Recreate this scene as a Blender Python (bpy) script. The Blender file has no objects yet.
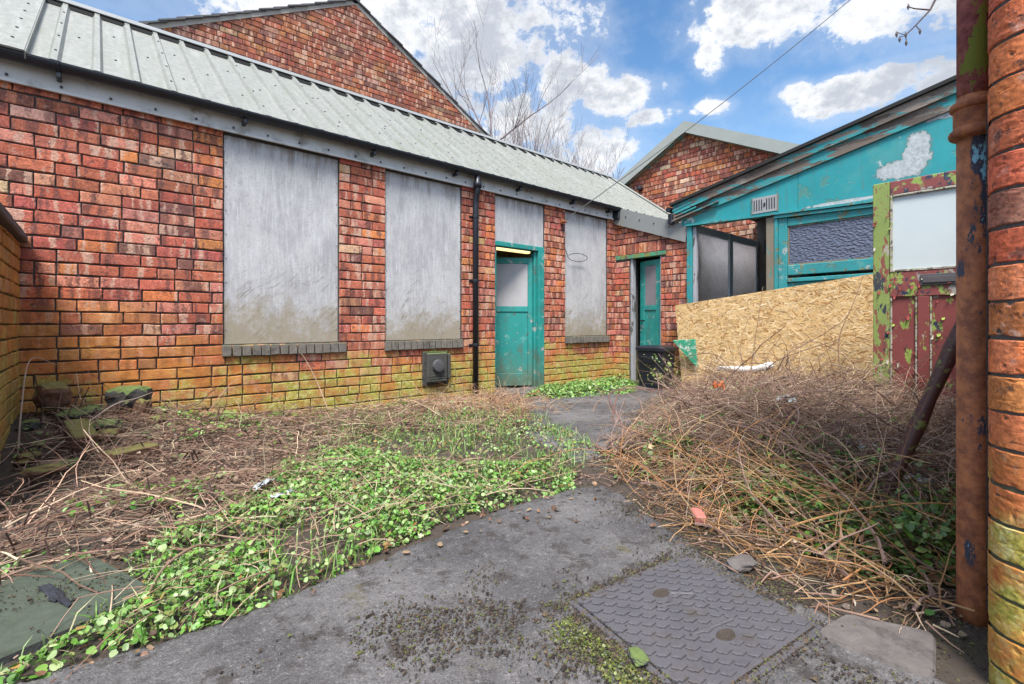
import bpy, bmesh, math, random
from mathutils import Vector, Matrix, noise

R = random.Random(7)
SC = bpy.context.scene
COL = SC.collection
rad = math.radians
WALL = 4.58          # plane of the long brick front
BACK = 6.06          # plane of the end return and of the lean-to
COURSE = 0.086
ORG = {}

# ------------------------------------------------------------------ node helpers
def nd(nt, typ, props=None, **inp):
    n = nt.nodes.new(typ)
    for k, v in (props or {}).items():
        setattr(n, k, v)
    for k, v in inp.items():
        s = n.inputs[k.replace('_', ' ')]
        if isinstance(v, bpy.types.NodeSocket):
            nt.links.new(v, s)
        else:
            s.default_value = v
    return n

def put(nt, s, v):
    if isinstance(v, bpy.types.NodeSocket):
        nt.links.new(v, s)
    elif v is not None:
        s.default_value = v

def mt(nt, op, a, b=None, c=None, clamp=False):
    n = nt.nodes.new('ShaderNodeMath'); n.operation = op; n.use_clamp = clamp
    put(nt, n.inputs[0], a); put(nt, n.inputs[1], b); put(nt, n.inputs[2], c)
    return n.outputs[0]

def vm(nt, op, a, b=None):
    n = nt.nodes.new('ShaderNodeVectorMath'); n.operation = op
    put(nt, n.inputs[0], a); put(nt, n.inputs[1], b)
    return n.outputs[0]

def mix(nt, f, a, b, blend='MIX'):
    n = nt.nodes.new('ShaderNodeMix'); n.data_type = 'RGBA'; n.blend_type = blend
    n.clamp_factor = True
    def c4(v):
        return tuple(v) + (1.0,) if isinstance(v, (tuple, list)) and len(v) == 3 else v
    put(nt, n.inputs[0], f); put(nt, n.inputs[6], c4(a)); put(nt, n.inputs[7], c4(b))
    return n.outputs[2]

def smooth(nt, v, lo, hi):
    n = nt.nodes.new('ShaderNodeMapRange'); n.interpolation_type = 'SMOOTHSTEP'
    put(nt, n.inputs[0], v); put(nt, n.inputs[1], lo); put(nt, n.inputs[2], hi)
    n.inputs[3].default_value = 0; n.inputs[4].default_value = 1
    return n.outputs[0]

def nz(nt, vec, scale, detail=4, rough=.55, out=0):
    n = nd(nt, 'ShaderNodeTexNoise', Vector=vec, Scale=scale, Detail=detail, Roughness=rough)
    return n.outputs[out]

def vscale(nt, vec, s):
    return nd(nt, 'ShaderNodeMapping', Vector=vec, Scale=s).outputs[0]

def newmat(name):
    m = bpy.data.materials.new(name); m.use_nodes = True
    nt = m.node_tree; nt.nodes.clear()
    b = nd(nt, 'ShaderNodeBsdfPrincipled'); o = nd(nt, 'ShaderNodeOutputMaterial')
    nt.links.new(b.outputs[0], o.inputs[0])
    pos = nd(nt, 'ShaderNodeNewGeometry').outputs['Position']
    return m, nt, b, pos

def bump(nt, b, h, strength=.5, dist=.01, prev=None):
    n = nd(nt, 'ShaderNodeBump', Strength=strength, Distance=dist)
    nt.links.new(h, n.inputs['Height'])
    if prev: nt.links.new(prev, n.inputs['Normal'])
    nt.links.new(n.outputs[0], b.inputs['Normal'])
    return n.outputs[0]

def sepz(nt, pos):
    s = nd(nt, 'ShaderNodeSeparateXYZ', Vector=pos)
    return s.outputs

# ------------------------------------------------------------------ materials
def mat_simple(name, col, rough=.7, metal=0, var=.25, vs=8, bmp=.15, bs=60, spec=.4, dirt=None):
    m, nt, b, pos = newmat(name)
    n1 = nz(nt, pos, vs, 6, .65)
    c = mix(nt, n1, tuple(x * (1 - var) for x in col), tuple(min(1, x * (1 + var)) for x in col))
    if dirt:
        c = mix(nt, smooth(nt, nz(nt, pos, vs * .7, 8, .7), .5, .72), c, dirt)
    put(nt, b.inputs['Base Color'], c)
    b.inputs['Roughness'].default_value = rough; b.inputs['Metallic'].default_value = metal
    b.inputs['Specular IOR Level'].default_value = spec
    if bmp: bump(nt, b, nz(nt, pos, bs, 4), bmp, .004)
    return m

def mat_brick(name, z_or=.75, z_al=.42, amt=1.0, left_rise=0.0, strong=.75, bands=1.0, bs=1.0):
    """fired brick: colour per brick from the mesh, kiss marks across each brick, damp orange and algae low down"""
    m, nt, b, pos = newmat(name)
    a = nd(nt, 'ShaderNodeAttribute', {'attribute_name': 'tint'})
    u = nd(nt, 'ShaderNodeAttribute', {'attribute_name': 'lay'})
    c = a.outputs['Color']
    lay = u.outputs['Vector']
    rnd = sepz(nt, lay)[2]
    fine = nz(nt, pos, 95, 5, .7)
    blot = nz(nt, pos, 21, 7, .72)
    wob = vm(nt, 'MULTIPLY', nd(nt, 'ShaderNodeTexNoise', Vector=pos, Scale=40.0, Detail=4.0).outputs[1], (.05, 0, 0))
    band = nz(nt, vscale(nt, vm(nt, 'ADD', lay, wob), (17, 1.6, 37)), 1.0, 2, .5)
    bb = mt(nt, 'ADD', band, mt(nt, 'MULTIPLY', mt(nt, 'SUBTRACT', blot, .5), .22))
    light = smooth(nt, bb, .565, .62)
    dark = smooth(nt, bb, .445, .39)
    c = mix(nt, mt(nt, 'MULTIPLY', light, .72 * bands), c, (.52, .34, .26))
    c = mix(nt, mt(nt, 'MULTIPLY', dark, .72 * bands), c, (.12, .05, .045))
    c = mix(nt, smooth(nt, blot, .30, .72), mix(nt, 1.0, c, (1.22, 1.22, 1.2), 'MULTIPLY'), mix(nt, 1.0, c, (.76, .71, .70), 'MULTIPLY'))
    soot = nz(nt, vm(nt, 'ADD', pos, (5, 3, 9)), 26, 8, .75)
    c = mix(nt, mt(nt, 'MULTIPLY', smooth(nt, soot, .55, .63), .75), c, (.055, .045, .045))
    bloom = nz(nt, vm(nt, 'ADD', pos, (1, 7, 2)), 18, 8, .75)
    c = mix(nt, mt(nt, 'MULTIPLY', smooth(nt, bloom, .57, .68), .5), c, (.52, .40, .34))
    c = mix(nt, 1.0, c, mix(nt, smooth(nt, fine, .25, .75), (.60, .58, .58), (1.40, 1.40, 1.40)), 'MULTIPLY')
    s = sepz(nt, pos)
    z = s[2]
    big = nz(nt, pos, 1.7, 5, .6)
    med = nz(nt, pos, 9, 6, .7)
    zz = mt(nt, 'ADD', z, mt(nt, 'MULTIPLY', mt(nt, 'SUBTRACT', big, .5), -1.0))
    zz = mt(nt, 'ADD', zz, mt(nt, 'MULTIPLY', mt(nt, 'SUBTRACT', rnd, .5), .42))
    if left_rise:
        zz = mt(nt, 'SUBTRACT', zz, mt(nt, 'MULTIPLY', smooth(nt, s[0], 1.6, -.5), left_rise))
    orng = mt(nt, 'MULTIPLY', smooth(nt, zz, z_or, z_or - .35), mt(nt, 'MULTIPLY_ADD', rnd, .5, .38 * amt))
    oc = mix(nt, smooth(nt, med, .3, .7), (.40, .13, .025), (.58, .27, .06))
    oc = mix(nt, mt(nt, 'MULTIPLY', smooth(nt, blot, .5, .68), .6), oc, (.20, .09, .035))
    c = mix(nt, orng, c, oc)
    z2 = mt(nt, 'ADD', z, mt(nt, 'MULTIPLY', mt(nt, 'SUBTRACT', med, .5), -.8))
    z2 = mt(nt, 'ADD', z2, mt(nt, 'MULTIPLY', mt(nt, 'SUBTRACT', big, .5), -1.3))
    z2 = mt(nt, 'ADD', z2, mt(nt, 'MULTIPLY', mt(nt, 'SUBTRACT', rnd, .5), .25))
    patch = smooth(nt, nz(nt, vm(nt, 'ADD', pos, (2, 6, 4)), 5.5, 8, .75), .40, .58)
    alg = mt(nt, 'MULTIPLY', mt(nt, 'MULTIPLY', smooth(nt, z2, z_al + .06, z_al - .22), strong * amt), mt(nt, 'MULTIPLY_ADD', patch, .75, .25))
    gc = mix(nt, smooth(nt, fine, .3, .7), (.14, .17, .02), (.46, .44, .09))
    gc = mix(nt, smooth(nt, soot, .48, .6), gc, (.50, .50, .20))
    c = mix(nt, alg, c, gc)
    put(nt, b.inputs['Base Color'], c)
    b.inputs['Roughness'].default_value = .86
    b.inputs['Specular IOR Level'].default_value = .3
    bm1 = bump(nt, b, fine, .7 * bs, .007)
    bm2 = bump(nt, b, soot, .5 * bs, .006, bm1)
    pits = nd(nt, 'ShaderNodeTexVoronoi', Vector=vm(nt, 'ADD', pos, wob), Scale=110.0).outputs['Distance']
    bump(nt, b, smooth(nt, pits, .0, .22), .35, .004, bm2)
    return m

def mat_mortar(name='lime_mortar', green=.5, z_al=.6):
    m, nt, b, pos = newmat(name)
    n1 = nz(nt, pos, 30, 6, .7)
    c = mix(nt, n1, (.030, .027, .027), (.115, .10, .095))
    s = sepz(nt, pos)
    z2 = mt(nt, 'ADD', s[2], mt(nt, 'MULTIPLY', mt(nt, 'SUBTRACT', nz(nt, pos, 3, 5), .5), -.9))
    c = mix(nt, mt(nt, 'MULTIPLY', smooth(nt, z2, z_al, z_al - .4), green), c, (.09, .10, .025))
    put(nt, b.inputs['Base Color'], c); b.inputs['Roughness'].default_value = .95
    bump(nt, b, n1, .8, .008)
    return m

def mat_board():
    """weathered grey painted plywood: mottled bloom, faint grain, brown damp along the edges, brushed smears low down"""
    m, nt, b, pos = newmat('weathered_plywood')
    st = nz(nt, vscale(nt, pos, (60, 60, 5)), 1.0, 7, .7)
    cl = nz(nt, vscale(nt, pos, (1, 1, .55)), 4.2, 8, .7)
    grit = nz(nt, pos, 60, 6, .75)
    c = mix(nt, smooth(nt, cl, .3, .7), (.315, .31, .325), (.46, .455, .465))
    c = mix(nt, mt(nt, 'MULTIPLY', smooth(nt, st, .50, .66), .55), c, (.55, .55, .57))
    c = mix(nt, mt(nt, 'MULTIPLY', smooth(nt, st, .44, .32), .40), c, (.20, .19, .19))
    c = mix(nt, mt(nt, 'MULTIPLY', smooth(nt, grit, .53, .66), .5), c, (.21, .20, .20))
    s = sepz(nt, pos)
    n5 = nz(nt, pos, 6, 8, .75)
    lo = mt(nt, 'ADD', s[2], mt(nt, 'MULTIPLY', mt(nt, 'SUBTRACT', n5, .5), -1.3))
    c = mix(nt, mt(nt, 'MULTIPLY', smooth(nt, lo, 1.16, .72), .8), c, (.25, .205, .135))
    hi = mt(nt, 'ADD', s[2], mt(nt, 'MULTIPLY', mt(nt, 'SUBTRACT', nz(nt, vscale(nt, pos, (16, 16, 2)), 1.0, 5, .65), .5), .9))
    c = mix(nt, mt(nt, 'MULTIPLY', smooth(nt, hi, 2.26, 2.56), .75), c, (.17, .13, .105))
    w1 = vm(nt, 'MULTIPLY', nd(nt, 'ShaderNodeTexNoise', Vector=pos, Scale=2.2, Detail=2.0).outputs[1], (.22, 0, .22))
    r1 = vscale(nt, nd(nt, 'ShaderNodeMapping', Vector=vm(nt, 'ADD', pos, w1), Rotation=(0, rad(40), 0)).outputs[0], (6, 1, 70))
    sc = nz(nt, r1, 1.0, 7, .75)
    zone = mt(nt, 'MULTIPLY', smooth(nt, s[2], 1.6, 1.2), smooth(nt, nz(nt, pos, 3.2, 6, .7), .44, .58))
    c = mix(nt, mt(nt, 'MULTIPLY', mt(nt, 'MULTIPLY', smooth(nt, sc, .53, .64), zone), .75), c, (.15, .125, .085))
    spk = nd(nt, 'ShaderNodeTexVoronoi', Vector=pos, Scale=14.0).outputs['Distance']
    c = mix(nt, mt(nt, 'MULTIPLY', smooth(nt, spk, .08, .05), .6), c, (.08, .075, .07))
    put(nt, b.inputs['Base Color'], c); b.inputs['Roughness'].default_value = .8
    b.inputs['Specular IOR Level'].default_value = .25
    bump(nt, b, grit, .2, .002)
    return m

def mat_roof():
    m, nt, b, pos = newmat('coated_roof_sheet')
    n1 = nz(nt, pos, 26, 8, .75); n2 = nz(nt, pos, 2.5, 5, .6)
    c = mix(nt, smooth(nt, n1, .35, .7), (.18, .185, .168), (.285, .285, .262))
    c = mix(nt, mt(nt, 'MULTIPLY', smooth(nt, n2, .45, .7), .45), c, (.19, .20, .16))
    spk = nz(nt, pos, 130, 3, .6)
    c = mix(nt, mt(nt, 'MULTIPLY', smooth(nt, spk, .57, .66), .55), c, (.12, .13, .095))
    st = nz(nt, vscale(nt, pos, (18, 1.5, 1.5)), 1.0, 4)
    c = mix(nt, mt(nt, 'MULTIPLY', smooth(nt, st, .5, .75), .25), c, (.40, .41, .39))
    put(nt, b.inputs['Base Color'], c); b.inputs['Roughness'].default_value = .5
    b.inputs['Metallic'].default_value = .1
    return m

def mat_paint(name, top, under, coverage=.55, scale=9, more=None, rough=.55, grain=(1, 1, 1), fleck=.5, grime=0.0):
    """layers of old paint: top coat broken by noise down to older coats and bare wood"""
    m, nt, b, pos = newmat(name)
    p = vscale(nt, pos, grain)
    n1 = nz(nt, p, scale, 8, .68); tone = nz(nt, pos, 3, 5)
    c = mix(nt, tone, tuple(x * .72 for x in top), tuple(min(1, x * 1.22) for x in top))
    edge = smooth(nt, n1, coverage, coverage + .025)
    c = mix(nt, edge, c, under[0])
    if len(under) > 1:
        n2 = nz(nt, vm(nt, 'ADD', p, (7.3, 3.1, 5.7)), scale * 1.3, 8, .65)
        c = mix(nt, smooth(nt, n2, coverage + .05, coverage + .075), c, under[1])
    if len(under) > 2:
        n3 = nz(nt, vm(nt, 'ADD', p, (1.3, 9.1, 2.7)), scale * .8, 8, .65)
        c = mix(nt, smooth(nt, n3, coverage + .06, coverage + .08), c, under[2])
    if len(under) > 3:
        n4 = nz(nt, vm(nt, 'ADD', p, (4.3, 2.1, 8.7)), scale * 1.1, 8, .65)
        c = mix(nt, smooth(nt, n4, coverage + .07, coverage + .09), c, under[3])
    fl = nz(nt, pos, 70, 4, .7)
    c = mix(nt, mt(nt, 'MULTIPLY', smooth(nt, fl, .58, .68), fleck), c, (.05, .045, .04))
    if grime:
        gr = nz(nt, vscale(nt, pos, (1, 1, .5)), 7, 8, .75)
        low = smooth(nt, mt(nt, 'ADD', sepz(nt, pos)[2], mt(nt, 'MULTIPLY', mt(nt, 'SUBTRACT', gr, .5), -1.2)), .55, .1)
        c = mix(nt, mt(nt, 'MULTIPLY', smooth(nt, gr, .50, .66), grime * .7), c, (.07, .085, .075))
        c = mix(nt, mt(nt, 'MULTIPLY', low, grime), c, (.10, .105, .06))
        pale = nz(nt, vm(nt, 'ADD', pos, (3, 8, 1)), 9, 8, .75)
        c = mix(nt, mt(nt, 'MULTIPLY', smooth(nt, pale, .54, .68), grime * .6), c, (.20, .40, .37))
        scr = nz(nt, vscale(nt, pos, (14, 14, 150)), 1.0, 3, .6)
        c = mix(nt, mt(nt, 'MULTIPLY', smooth(nt, scr, .68, .74), grime * .7), c, (.42, .46, .44))
    put(nt, b.inputs['Base Color'], c); b.inputs['Roughness'].default_value = rough
    b1 = bump(nt, b, edge, .5, -.003)
    bump(nt, b, fl, .2, .002, b1)
    return m

def mat_attr(name, rough=.8, trans=0, var=.3, spec=.3, sheen=0):
    m, nt, b, pos = newmat(name)
    a = nd(nt, 'ShaderNodeAttribute', {'attribute_name': 'tint'})
    c = mix(nt, 1.0, a.outputs['Color'], mix(nt, nz(nt, pos, 45, 4, .7), (1 - var,) * 3, (1 + var,) * 3), 'MULTIPLY')
    put(nt, b.inputs['Base Color'], c); b.inputs['Roughness'].default_value = rough
    b.inputs['Specular IOR Level'].default_value = spec
    if trans:
        o = [n for n in nt.nodes if n.type == 'OUTPUT_MATERIAL'][0]
        t = nd(nt, 'ShaderNodeBsdfTranslucent'); nt.links.new(c, t.inputs[0])
        ms = nd(nt, 'ShaderNodeMixShader'); ms.inputs[0].default_value = trans
        nt.links.new(b.outputs[0], ms.inputs[1]); nt.links.new(t.outputs[0], ms.inputs[2])
        nt.links.new(ms.outputs[0], o.inputs[0])
    return m

def mat_soil():
    m, nt, b, pos = newmat('damp_soil')
    n1 = nz(nt, pos, 22, 8, .75); n2 = nz(nt, pos, 3, 4)
    c = mix(nt, n1, (.018, .013, .010), (.115, .085, .065))
    c = mix(nt, mt(nt, 'MULTIPLY', smooth(nt, n2, .52, .68), .4), c, (.05, .055, .018))
    put(nt, b.inputs['Base Color'], c); b.inputs['Roughness'].default_value = .9
    bump(nt, b, n1, .9, .03)
    return m

def mat_path():
    m, nt, b, pos = newmat('worn_asphalt')
    n1 = nz(nt, pos, 2.2, 6, .6); ag = nz(nt, pos, 170, 3, .7); n3 = nz(nt, pos, 11, 7, .7)
    c = mix(nt, smooth(nt, n1, .35, .65), (.066, .062, .065), (.132, .124, .125))
    c = mix(nt, mt(nt, 'MULTIPLY', smooth(nt, ag, .56, .70), .6), c, (.33, .31, .31))
    c = mix(nt, mt(nt, 'MULTIPLY', smooth(nt, ag, .44, .34), .7), c, (.03, .028, .03))
    mid = nz(nt, pos, 55, 6, .75)
    c = mix(nt, mt(nt, 'MULTIPLY', smooth(nt, mid, .54, .64), .7), c, (.04, .036, .036))
    c = mix(nt, mt(nt, 'MULTIPLY', smooth(nt, mid, .44, .34), .45), c, (.28, .265, .26))
    c = mix(nt, mt(nt, 'MULTIPLY', smooth(nt, n3, .52, .64), .8), c, (.038, .030, .026))
    mo = nz(nt, vm(nt, 'ADD', pos, (3.7, 1.2, 0)), 3.4, 7, .7)
    c = mix(nt, mt(nt, 'MULTIPLY', smooth(nt, mo, .60, .68), .55), c, (.10, .085, .03))
    ed = nd(nt, 'ShaderNodeTexVoronoi', {'feature': 'DISTANCE_TO_EDGE'}, Scale=1.5)
    nt.links.new(vm(nt, 'ADD', pos, vm(nt, 'SCALE', nd(nt, 'ShaderNodeTexNoise', Vector=pos, Scale=5.0, Detail=5.0).outputs[1])), ed.inputs['Vector'])
    for l in nt.nodes:
        if l.type == 'VECT_MATH' and l.operation == 'SCALE': l.inputs[3].default_value = .35
    crack = smooth(nt, ed.outputs['Distance'], .011, .004)
    c = mix(nt, mt(nt, 'MULTIPLY', mt(nt, 'MULTIPLY', crack, .75), smooth(nt, nz(nt, pos, 1.3, 3), .5, .62)), c, (.02, .018, .016))
    put(nt, b.inputs['Base Color'], c)
    rr = mix(nt, n1, (.42,) * 3, (.75,) * 3)
    put(nt, b.inputs['Roughness'], rr)
    b1 = bump(nt, b, ag, .7, .006)
    b2 = bump(nt, b, mid, .8, .008, bump(nt, b, n3, .6, .012, b1))
    bump(nt, b, mt(nt, 'MULTIPLY', crack, smooth(nt, nz(nt, pos, 1.3, 3), .5, .62)), .5, -.01, b2)
    return m

def mat_rust(name='rusty_iron', patch=True):
    m, nt, b, pos = newmat(name)
    n1 = nz(nt, pos, 24, 8, .72); n2 = nz(nt, vscale(nt, pos, (1, 1, .45)), 17, 8, .68)
    c = mix(nt, smooth(nt, n1, .3, .7), (.14, .045, .022), (.40, .145, .055))
    c = mix(nt, mt(nt, 'MULTIPLY', smooth(nt, nz(nt, pos, 70, 6, .75), .52, .75), .6), c, (.09, .04, .02))
    if patch:
        s = sepz(nt, pos)
        side = smooth(nt, s[1], .205, .172)
        up = smooth(nt, s[2], 1.02, 1.30)
        e = mt(nt, 'ADD', n2, mt(nt, 'MULTIPLY', mt(nt, 'MULTIPLY', side, mt(nt, 'MULTIPLY_ADD', up, .17, .03)), 1))
        c = mix(nt, smooth(nt, e, .62, .64), c, (.03, .034, .055))
        c = mix(nt, smooth(nt, e, .70, .715), c, (.18, .40, .50))
        mar = smooth(nt, mt(nt, 'ADD', s[2], mt(nt, 'MULTIPLY', mt(nt, 'SUBTRACT', n1, .5), .25)), 1.50, 1.56)
        c = mix(nt, mar, c, mix(nt, smooth(nt, n1, .3, .7), (.12, .03, .04), (.40, .15, .15)))
        gr = mt(nt, 'MULTIPLY', smooth(nt, s[2], 1.34, 1.44), smooth(nt, mt(nt, 'ADD', n2, mt(nt, 'MULTIPLY', side, .14)), .63, .65))
        c = mix(nt, gr, c, (.20, .27, .05))
    put(nt, b.inputs['Base Color'], c); b.inputs['Roughness'].default_value = .75
    bump(nt, b, mt(nt, 'ADD', n1, n2), .5, .005)
    return m

def mat_glass(name, base, scale, rough=.12, strength=.9, trans=.25):
    m, nt, b, pos = newmat(name)
    v = nd(nt, 'ShaderNodeTexVoronoi', {'feature': 'SMOOTH_F1'}, Vector=vscale(nt, pos, (1, 1, 1.5)), Scale=scale)
    put(nt, b.inputs['Base Color'], base + (1,))
    b.inputs['Roughness'].default_value = rough; b.inputs['Transmission Weight'].default_value = trans
    b.inputs['Specular IOR Level'].default_value = .8
    bump(nt, b, v.outputs['Distance'], strength, .012)
    return m

def mat_frost(name, col, scale, gloss, strength):
    """obscured glass or plastic that lets daylight through but no view"""
    m = bpy.data.materials.new(name); m.use_nodes = True
    nt = m.node_tree; nt.nodes.clear()
    pos = nd(nt, 'ShaderNodeNewGeometry').outputs['Position']
    v = nd(nt, 'ShaderNodeTexVoronoi', {'feature': 'SMOOTH_F1'}, Vector=pos, Scale=scale).outputs['Distance']
    bp = nd(nt, 'ShaderNodeBump', Strength=strength, Distance=.012); nt.links.new(v, bp.inputs['Height'])
    c = mix(nt, smooth(nt, v, .1, .6), tuple(x * .75 for x in col), col)
    c = mix(nt, mt(nt, 'MULTIPLY', smooth(nt, nz(nt, pos, 3, 6, .7), .45, .7), .5), c, tuple(x * y for x, y in zip(col, (.62, .55, .52))))
    t = nd(nt, 'ShaderNodeBsdfTranslucent'); nt.links.new(c, t.inputs[0])
    g = nd(nt, 'ShaderNodeBsdfGlossy', Roughness=.2); nt.links.new(bp.outputs[0], g.inputs['Normal'])
    ms = nd(nt, 'ShaderNodeMixShader'); ms.inputs[0].default_value = gloss
    nt.links.new(t.outputs[0], ms.inputs[1]); nt.links.new(g.outputs[0], ms.inputs[2])
    o = nd(nt, 'ShaderNodeOutputMaterial'); nt.links.new(ms.outputs[0], o.inputs[0])
    return m

def mat_iron():
    m, nt, b, pos = newmat('cast_iron')
    n1 = nz(nt, pos, 14, 7, .7); n2 = nz(nt, pos, 110, 4, .7)
    c = mix(nt, n1, (.045, .043, .050), (.105, .098, .108))
    c = mix(nt, mt(nt, 'MULTIPLY', smooth(nt, nz(nt, pos, 9, 7, .7), .56, .7), .6), c, (.06, .045, .03))
    put(nt, b.inputs['Base Color'], c); b.inputs['Roughness'].default_value = .5
    b.inputs['Metallic'].default_value = 0
    b.inputs['Roughness'].default_value = .62
    bump(nt, b, n2, .6, .003)
    return m

def mat_stone(name, col, moss=.6, mosscol=(.14, .19, .03)):
    m, nt, b, pos = newmat(name)
    n1 = nz(nt, pos, 30, 7, .7)
    n0 = nz(nt, pos, 9, 8, .75)
    c = mix(nt, n1, tuple(x * .5 for x in col), tuple(x * 1.4 for x in col))
    c = mix(nt, mt(nt, 'MULTIPLY', smooth(nt, n0, .48, .66), .75), c, tuple(x * .32 for x in col))
    c = mix(nt, mt(nt, 'MULTIPLY', smooth(nt, n0, .42, .30), .6), c, tuple(x * 1.6 for x in col))
    nrm = nd(nt, 'ShaderNodeNewGeometry').outputs['Normal']
    up = sepz(nt, nrm)[2]
    f = smooth(nt, mt(nt, 'ADD', up, mt(nt, 'MULTIPLY', nz(nt, pos, 12, 6), 1.0)), .75, 1.25)
    c = mix(nt, mt(nt, 'MULTIPLY', f, moss), c, mix(nt, n1, tuple(x * .6 for x in mosscol), tuple(x * 1.7 for x in mosscol)))
    put(nt, b.inputs['Base Color'], c); b.inputs['Roughness'].default_value = .9
    bump(nt, b, n1, .7, .01)
    return m

M = {}
M['brick'] = mat_brick('red_brick', .74, .50, 1.0, .45, .85)
M['brick_high'] = mat_brick('old_red_brick', -5, -5)
M['brick_yard'] = mat_brick('algae_brick', 1.9, .85, .9, 0, .6)
M['brick_pier'] = mat_brick('glazed_orange_brick', .62, .34, 1.1, 0, .8, .15, .22)
M['brick_sill'] = mat_stone('mossy_sill_tile', (.13, .115, .10), .5, (.10, .12, .05))
M['mortar'] = mat_mortar()
M['mortar_green'] = mat_mortar('mossy_mortar', .8, 1.5)
M['board'] = mat_board()
M['roof'] = mat_roof()
M['flash'] = mat_simple('grey_flashing', (.235, .24, .235), .45, .15, .14, 5, .06, 40)
M['flash_far'] = mat_simple('grey_verge', (.30, .32, .30), .5, .1, .15, 4, .1, 30)
M['fascia'] = mat_simple('galvanised_fascia', (.52, .51, .50), .6, 0, .18, 7, .1, 40, dirt=(.24, .22, .20))
M['black'] = mat_simple('black_plastic', (.012, .014, .022), .38, 0, .4, 12, .05, 80, .5)
M['felt'] = mat_simple('black_felt', (.018, .018, .019), .85, 0, .4, 25, .4, 60)
M['screw'] = mat_simple('dark_screw', (.045, .045, .05), .5, .4, .2, 50, 0)
M['teal'] = mat_paint('teal_paint', (.012, .235, .215), [(.30, .33, .31), (.10, .085, .07)], .60, 7, grime=.75)
M['teal_worn'] = mat_paint('worn_teal_paint', (.022, .25, .27), [(.14, .17, .10), (.30, .34, .34), (.09, .075, .06)], .565, 8, fleck=.7, grime=.55)
M['teal_clad'] = mat_paint('peeling_teal_cladding', (.012, .255, .285), [(.06, .22, .20), (.47, .49, .50)], .575, 2.6, grain=(1, 1, .8), fleck=.65)
def bare_patch():
    m = M['teal_clad']; nt = m.node_tree
    b = [n for n in nt.nodes if n.type == 'BSDF_PRINCIPLED'][0]
    pos = nd(nt, 'ShaderNodeNewGeometry').outputs['Position']
    src = b.inputs['Base Color'].links[0].from_socket
    s_ = sepz(nt, pos)
    n1 = nz(nt, pos, 7, 7, .65); n2 = nz(nt, pos, 2.5, 4)
    def ell(y, z, a, c):
        dy = mt(nt, 'DIVIDE', mt(nt, 'SUBTRACT', s_[1], y), a); dz = mt(nt, 'DIVIDE', mt(nt, 'SUBTRACT', s_[2], z), c)
        return mt(nt, 'MULTIPLY_ADD', dy, dy, mt(nt, 'MULTIPLY', dz, dz))
    d = mt(nt, 'MINIMUM', ell(.95, 2.52, .10, .20), ell(1.08, 2.385, .20, .085))
    d = mt(nt, 'MINIMUM', d, ell(.72, 2.83, .35, .05))
    d = mt(nt, 'MINIMUM', d, ell(1.55, 2.16, .35, .02))
    n1b = nz(nt, pos, 26, 7, .75)
    d = mt(nt, 'ADD', d, mt(nt, 'MULTIPLY', mt(nt, 'SUBTRACT', mt(nt, 'MULTIPLY_ADD', n1b, .5, mt(nt, 'MULTIPLY', n1, .6)), .55), 4.6))
    st = nz(nt, vscale(nt, pos, (1, 16, 2)), 1.0, 6, .7)
    c = mix(nt, mt(nt, 'MULTIPLY', smooth(nt, st, .52, .68), .55), src, (.06, .16, .15))
    c = mix(nt, mt(nt, 'MULTIPLY', smooth(nt, n2, .5, .68), .4), c, (.09, .30, .28))
    c = mix(nt, mt(nt, 'MULTIPLY', smooth(nt, nz(nt, pos, 20, 8, .75), .58, .68), .6), c, (.16, .13, .07))
    c = mix(nt, smooth(nt, d, 1.25, 1.05), c, (.10, .16, .15))
    c = mix(nt, smooth(nt, d, 1.0, .9), c, mix(nt, smooth(nt, n1b, .4, .65), (.30, .34, .36), (.47, .50, .52)))
    nt.links.new(c, b.inputs['Base Color'])
bare_patch()
M['barge'] = mat_paint('peeling_bargeboard', (.035, .27, .29), [(.15, .12, .10), (.09, .07, .06), (.24, .20, .17)], .485, 7, grain=(1, .22, 1), rough=.8, fleck=.8)
M['lintel'] = mat_paint('green_lintel_paint', (.06, .25, .15), [(.16, .20, .06), (.12, .09, .06)], .52, 9)
M['door_red'] = mat_paint('peeling_red_door', (.20, .045, .04), [(.24, .34, .06), (.02, .025, .05), (.34, .30, .24), (.07, .03, .025)], .565, 10, grain=(1, 1, .5), fleck=.6)
M['door_green'] = mat_paint('peeling_lime_paint', (.22, .29, .075), [(.22, .06, .045), (.03, .035, .05), (.34, .31, .25), (.09, .08, .05)], .535, 10, grain=(1, 1, .4), fleck=.75)
M['door_mix'] = mat_paint('peeling_mixed_paint', (.22, .055, .05), [(.24, .33, .07), (.02, .03, .06), (.30, .28, .26), (.02, .025, .05)], .53, 9, fleck=.6)
M['bead'] = mat_paint('old_white_bead', (.40, .37, .31), [(.10, .08, .06), (.2, .25, .07)], .52, 18, fleck=.7)
M['pane_white'] = mat_simple('white_panel', (.50, .56, .58), .4, 0, .07, 3, .05, 40)
M['ply_in'] = mat_simple('grey_plywood', (.36, .35, .36), .7, 0, .2, 9, .2, 40)
M['ply_dark'] = mat_simple('dim_plywood', (.20, .185, .20), .7, 0, .2, 9, .2, 40)
M['greywood'] = mat_paint('grey_wood', (.33, .33, .36), [(.09, .08, .075), (.2, .17, .14)], .56, 9, grain=(1, 1, .3))
M['brownwood'] = mat_paint('weathered_timber', (.19, .165, .12), [(.05, .22, .2), (.09, .07, .05)], .55, 9, grain=(1, 1, .3))
M['cream'] = mat_simple('cream_plaster', (.62, .55, .40), .85, 0, .1, 3, .1)
M['grey_plaster'] = mat_simple('grimy_plaster', (.16, .145, .13), .9, 0, .35, 3, .2)
M['soil'] = mat_soil(); M['path'] = mat_path(); M['iron'] = mat_iron()
M['osb'] = mat_attr('strand_board', .7, 0, .16)
M['leaf'] = mat_attr('weed_leaf', .42, .25, .2, .45)
M['stem'] = mat_attr('dead_stem', .8, 0, .3)
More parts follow.
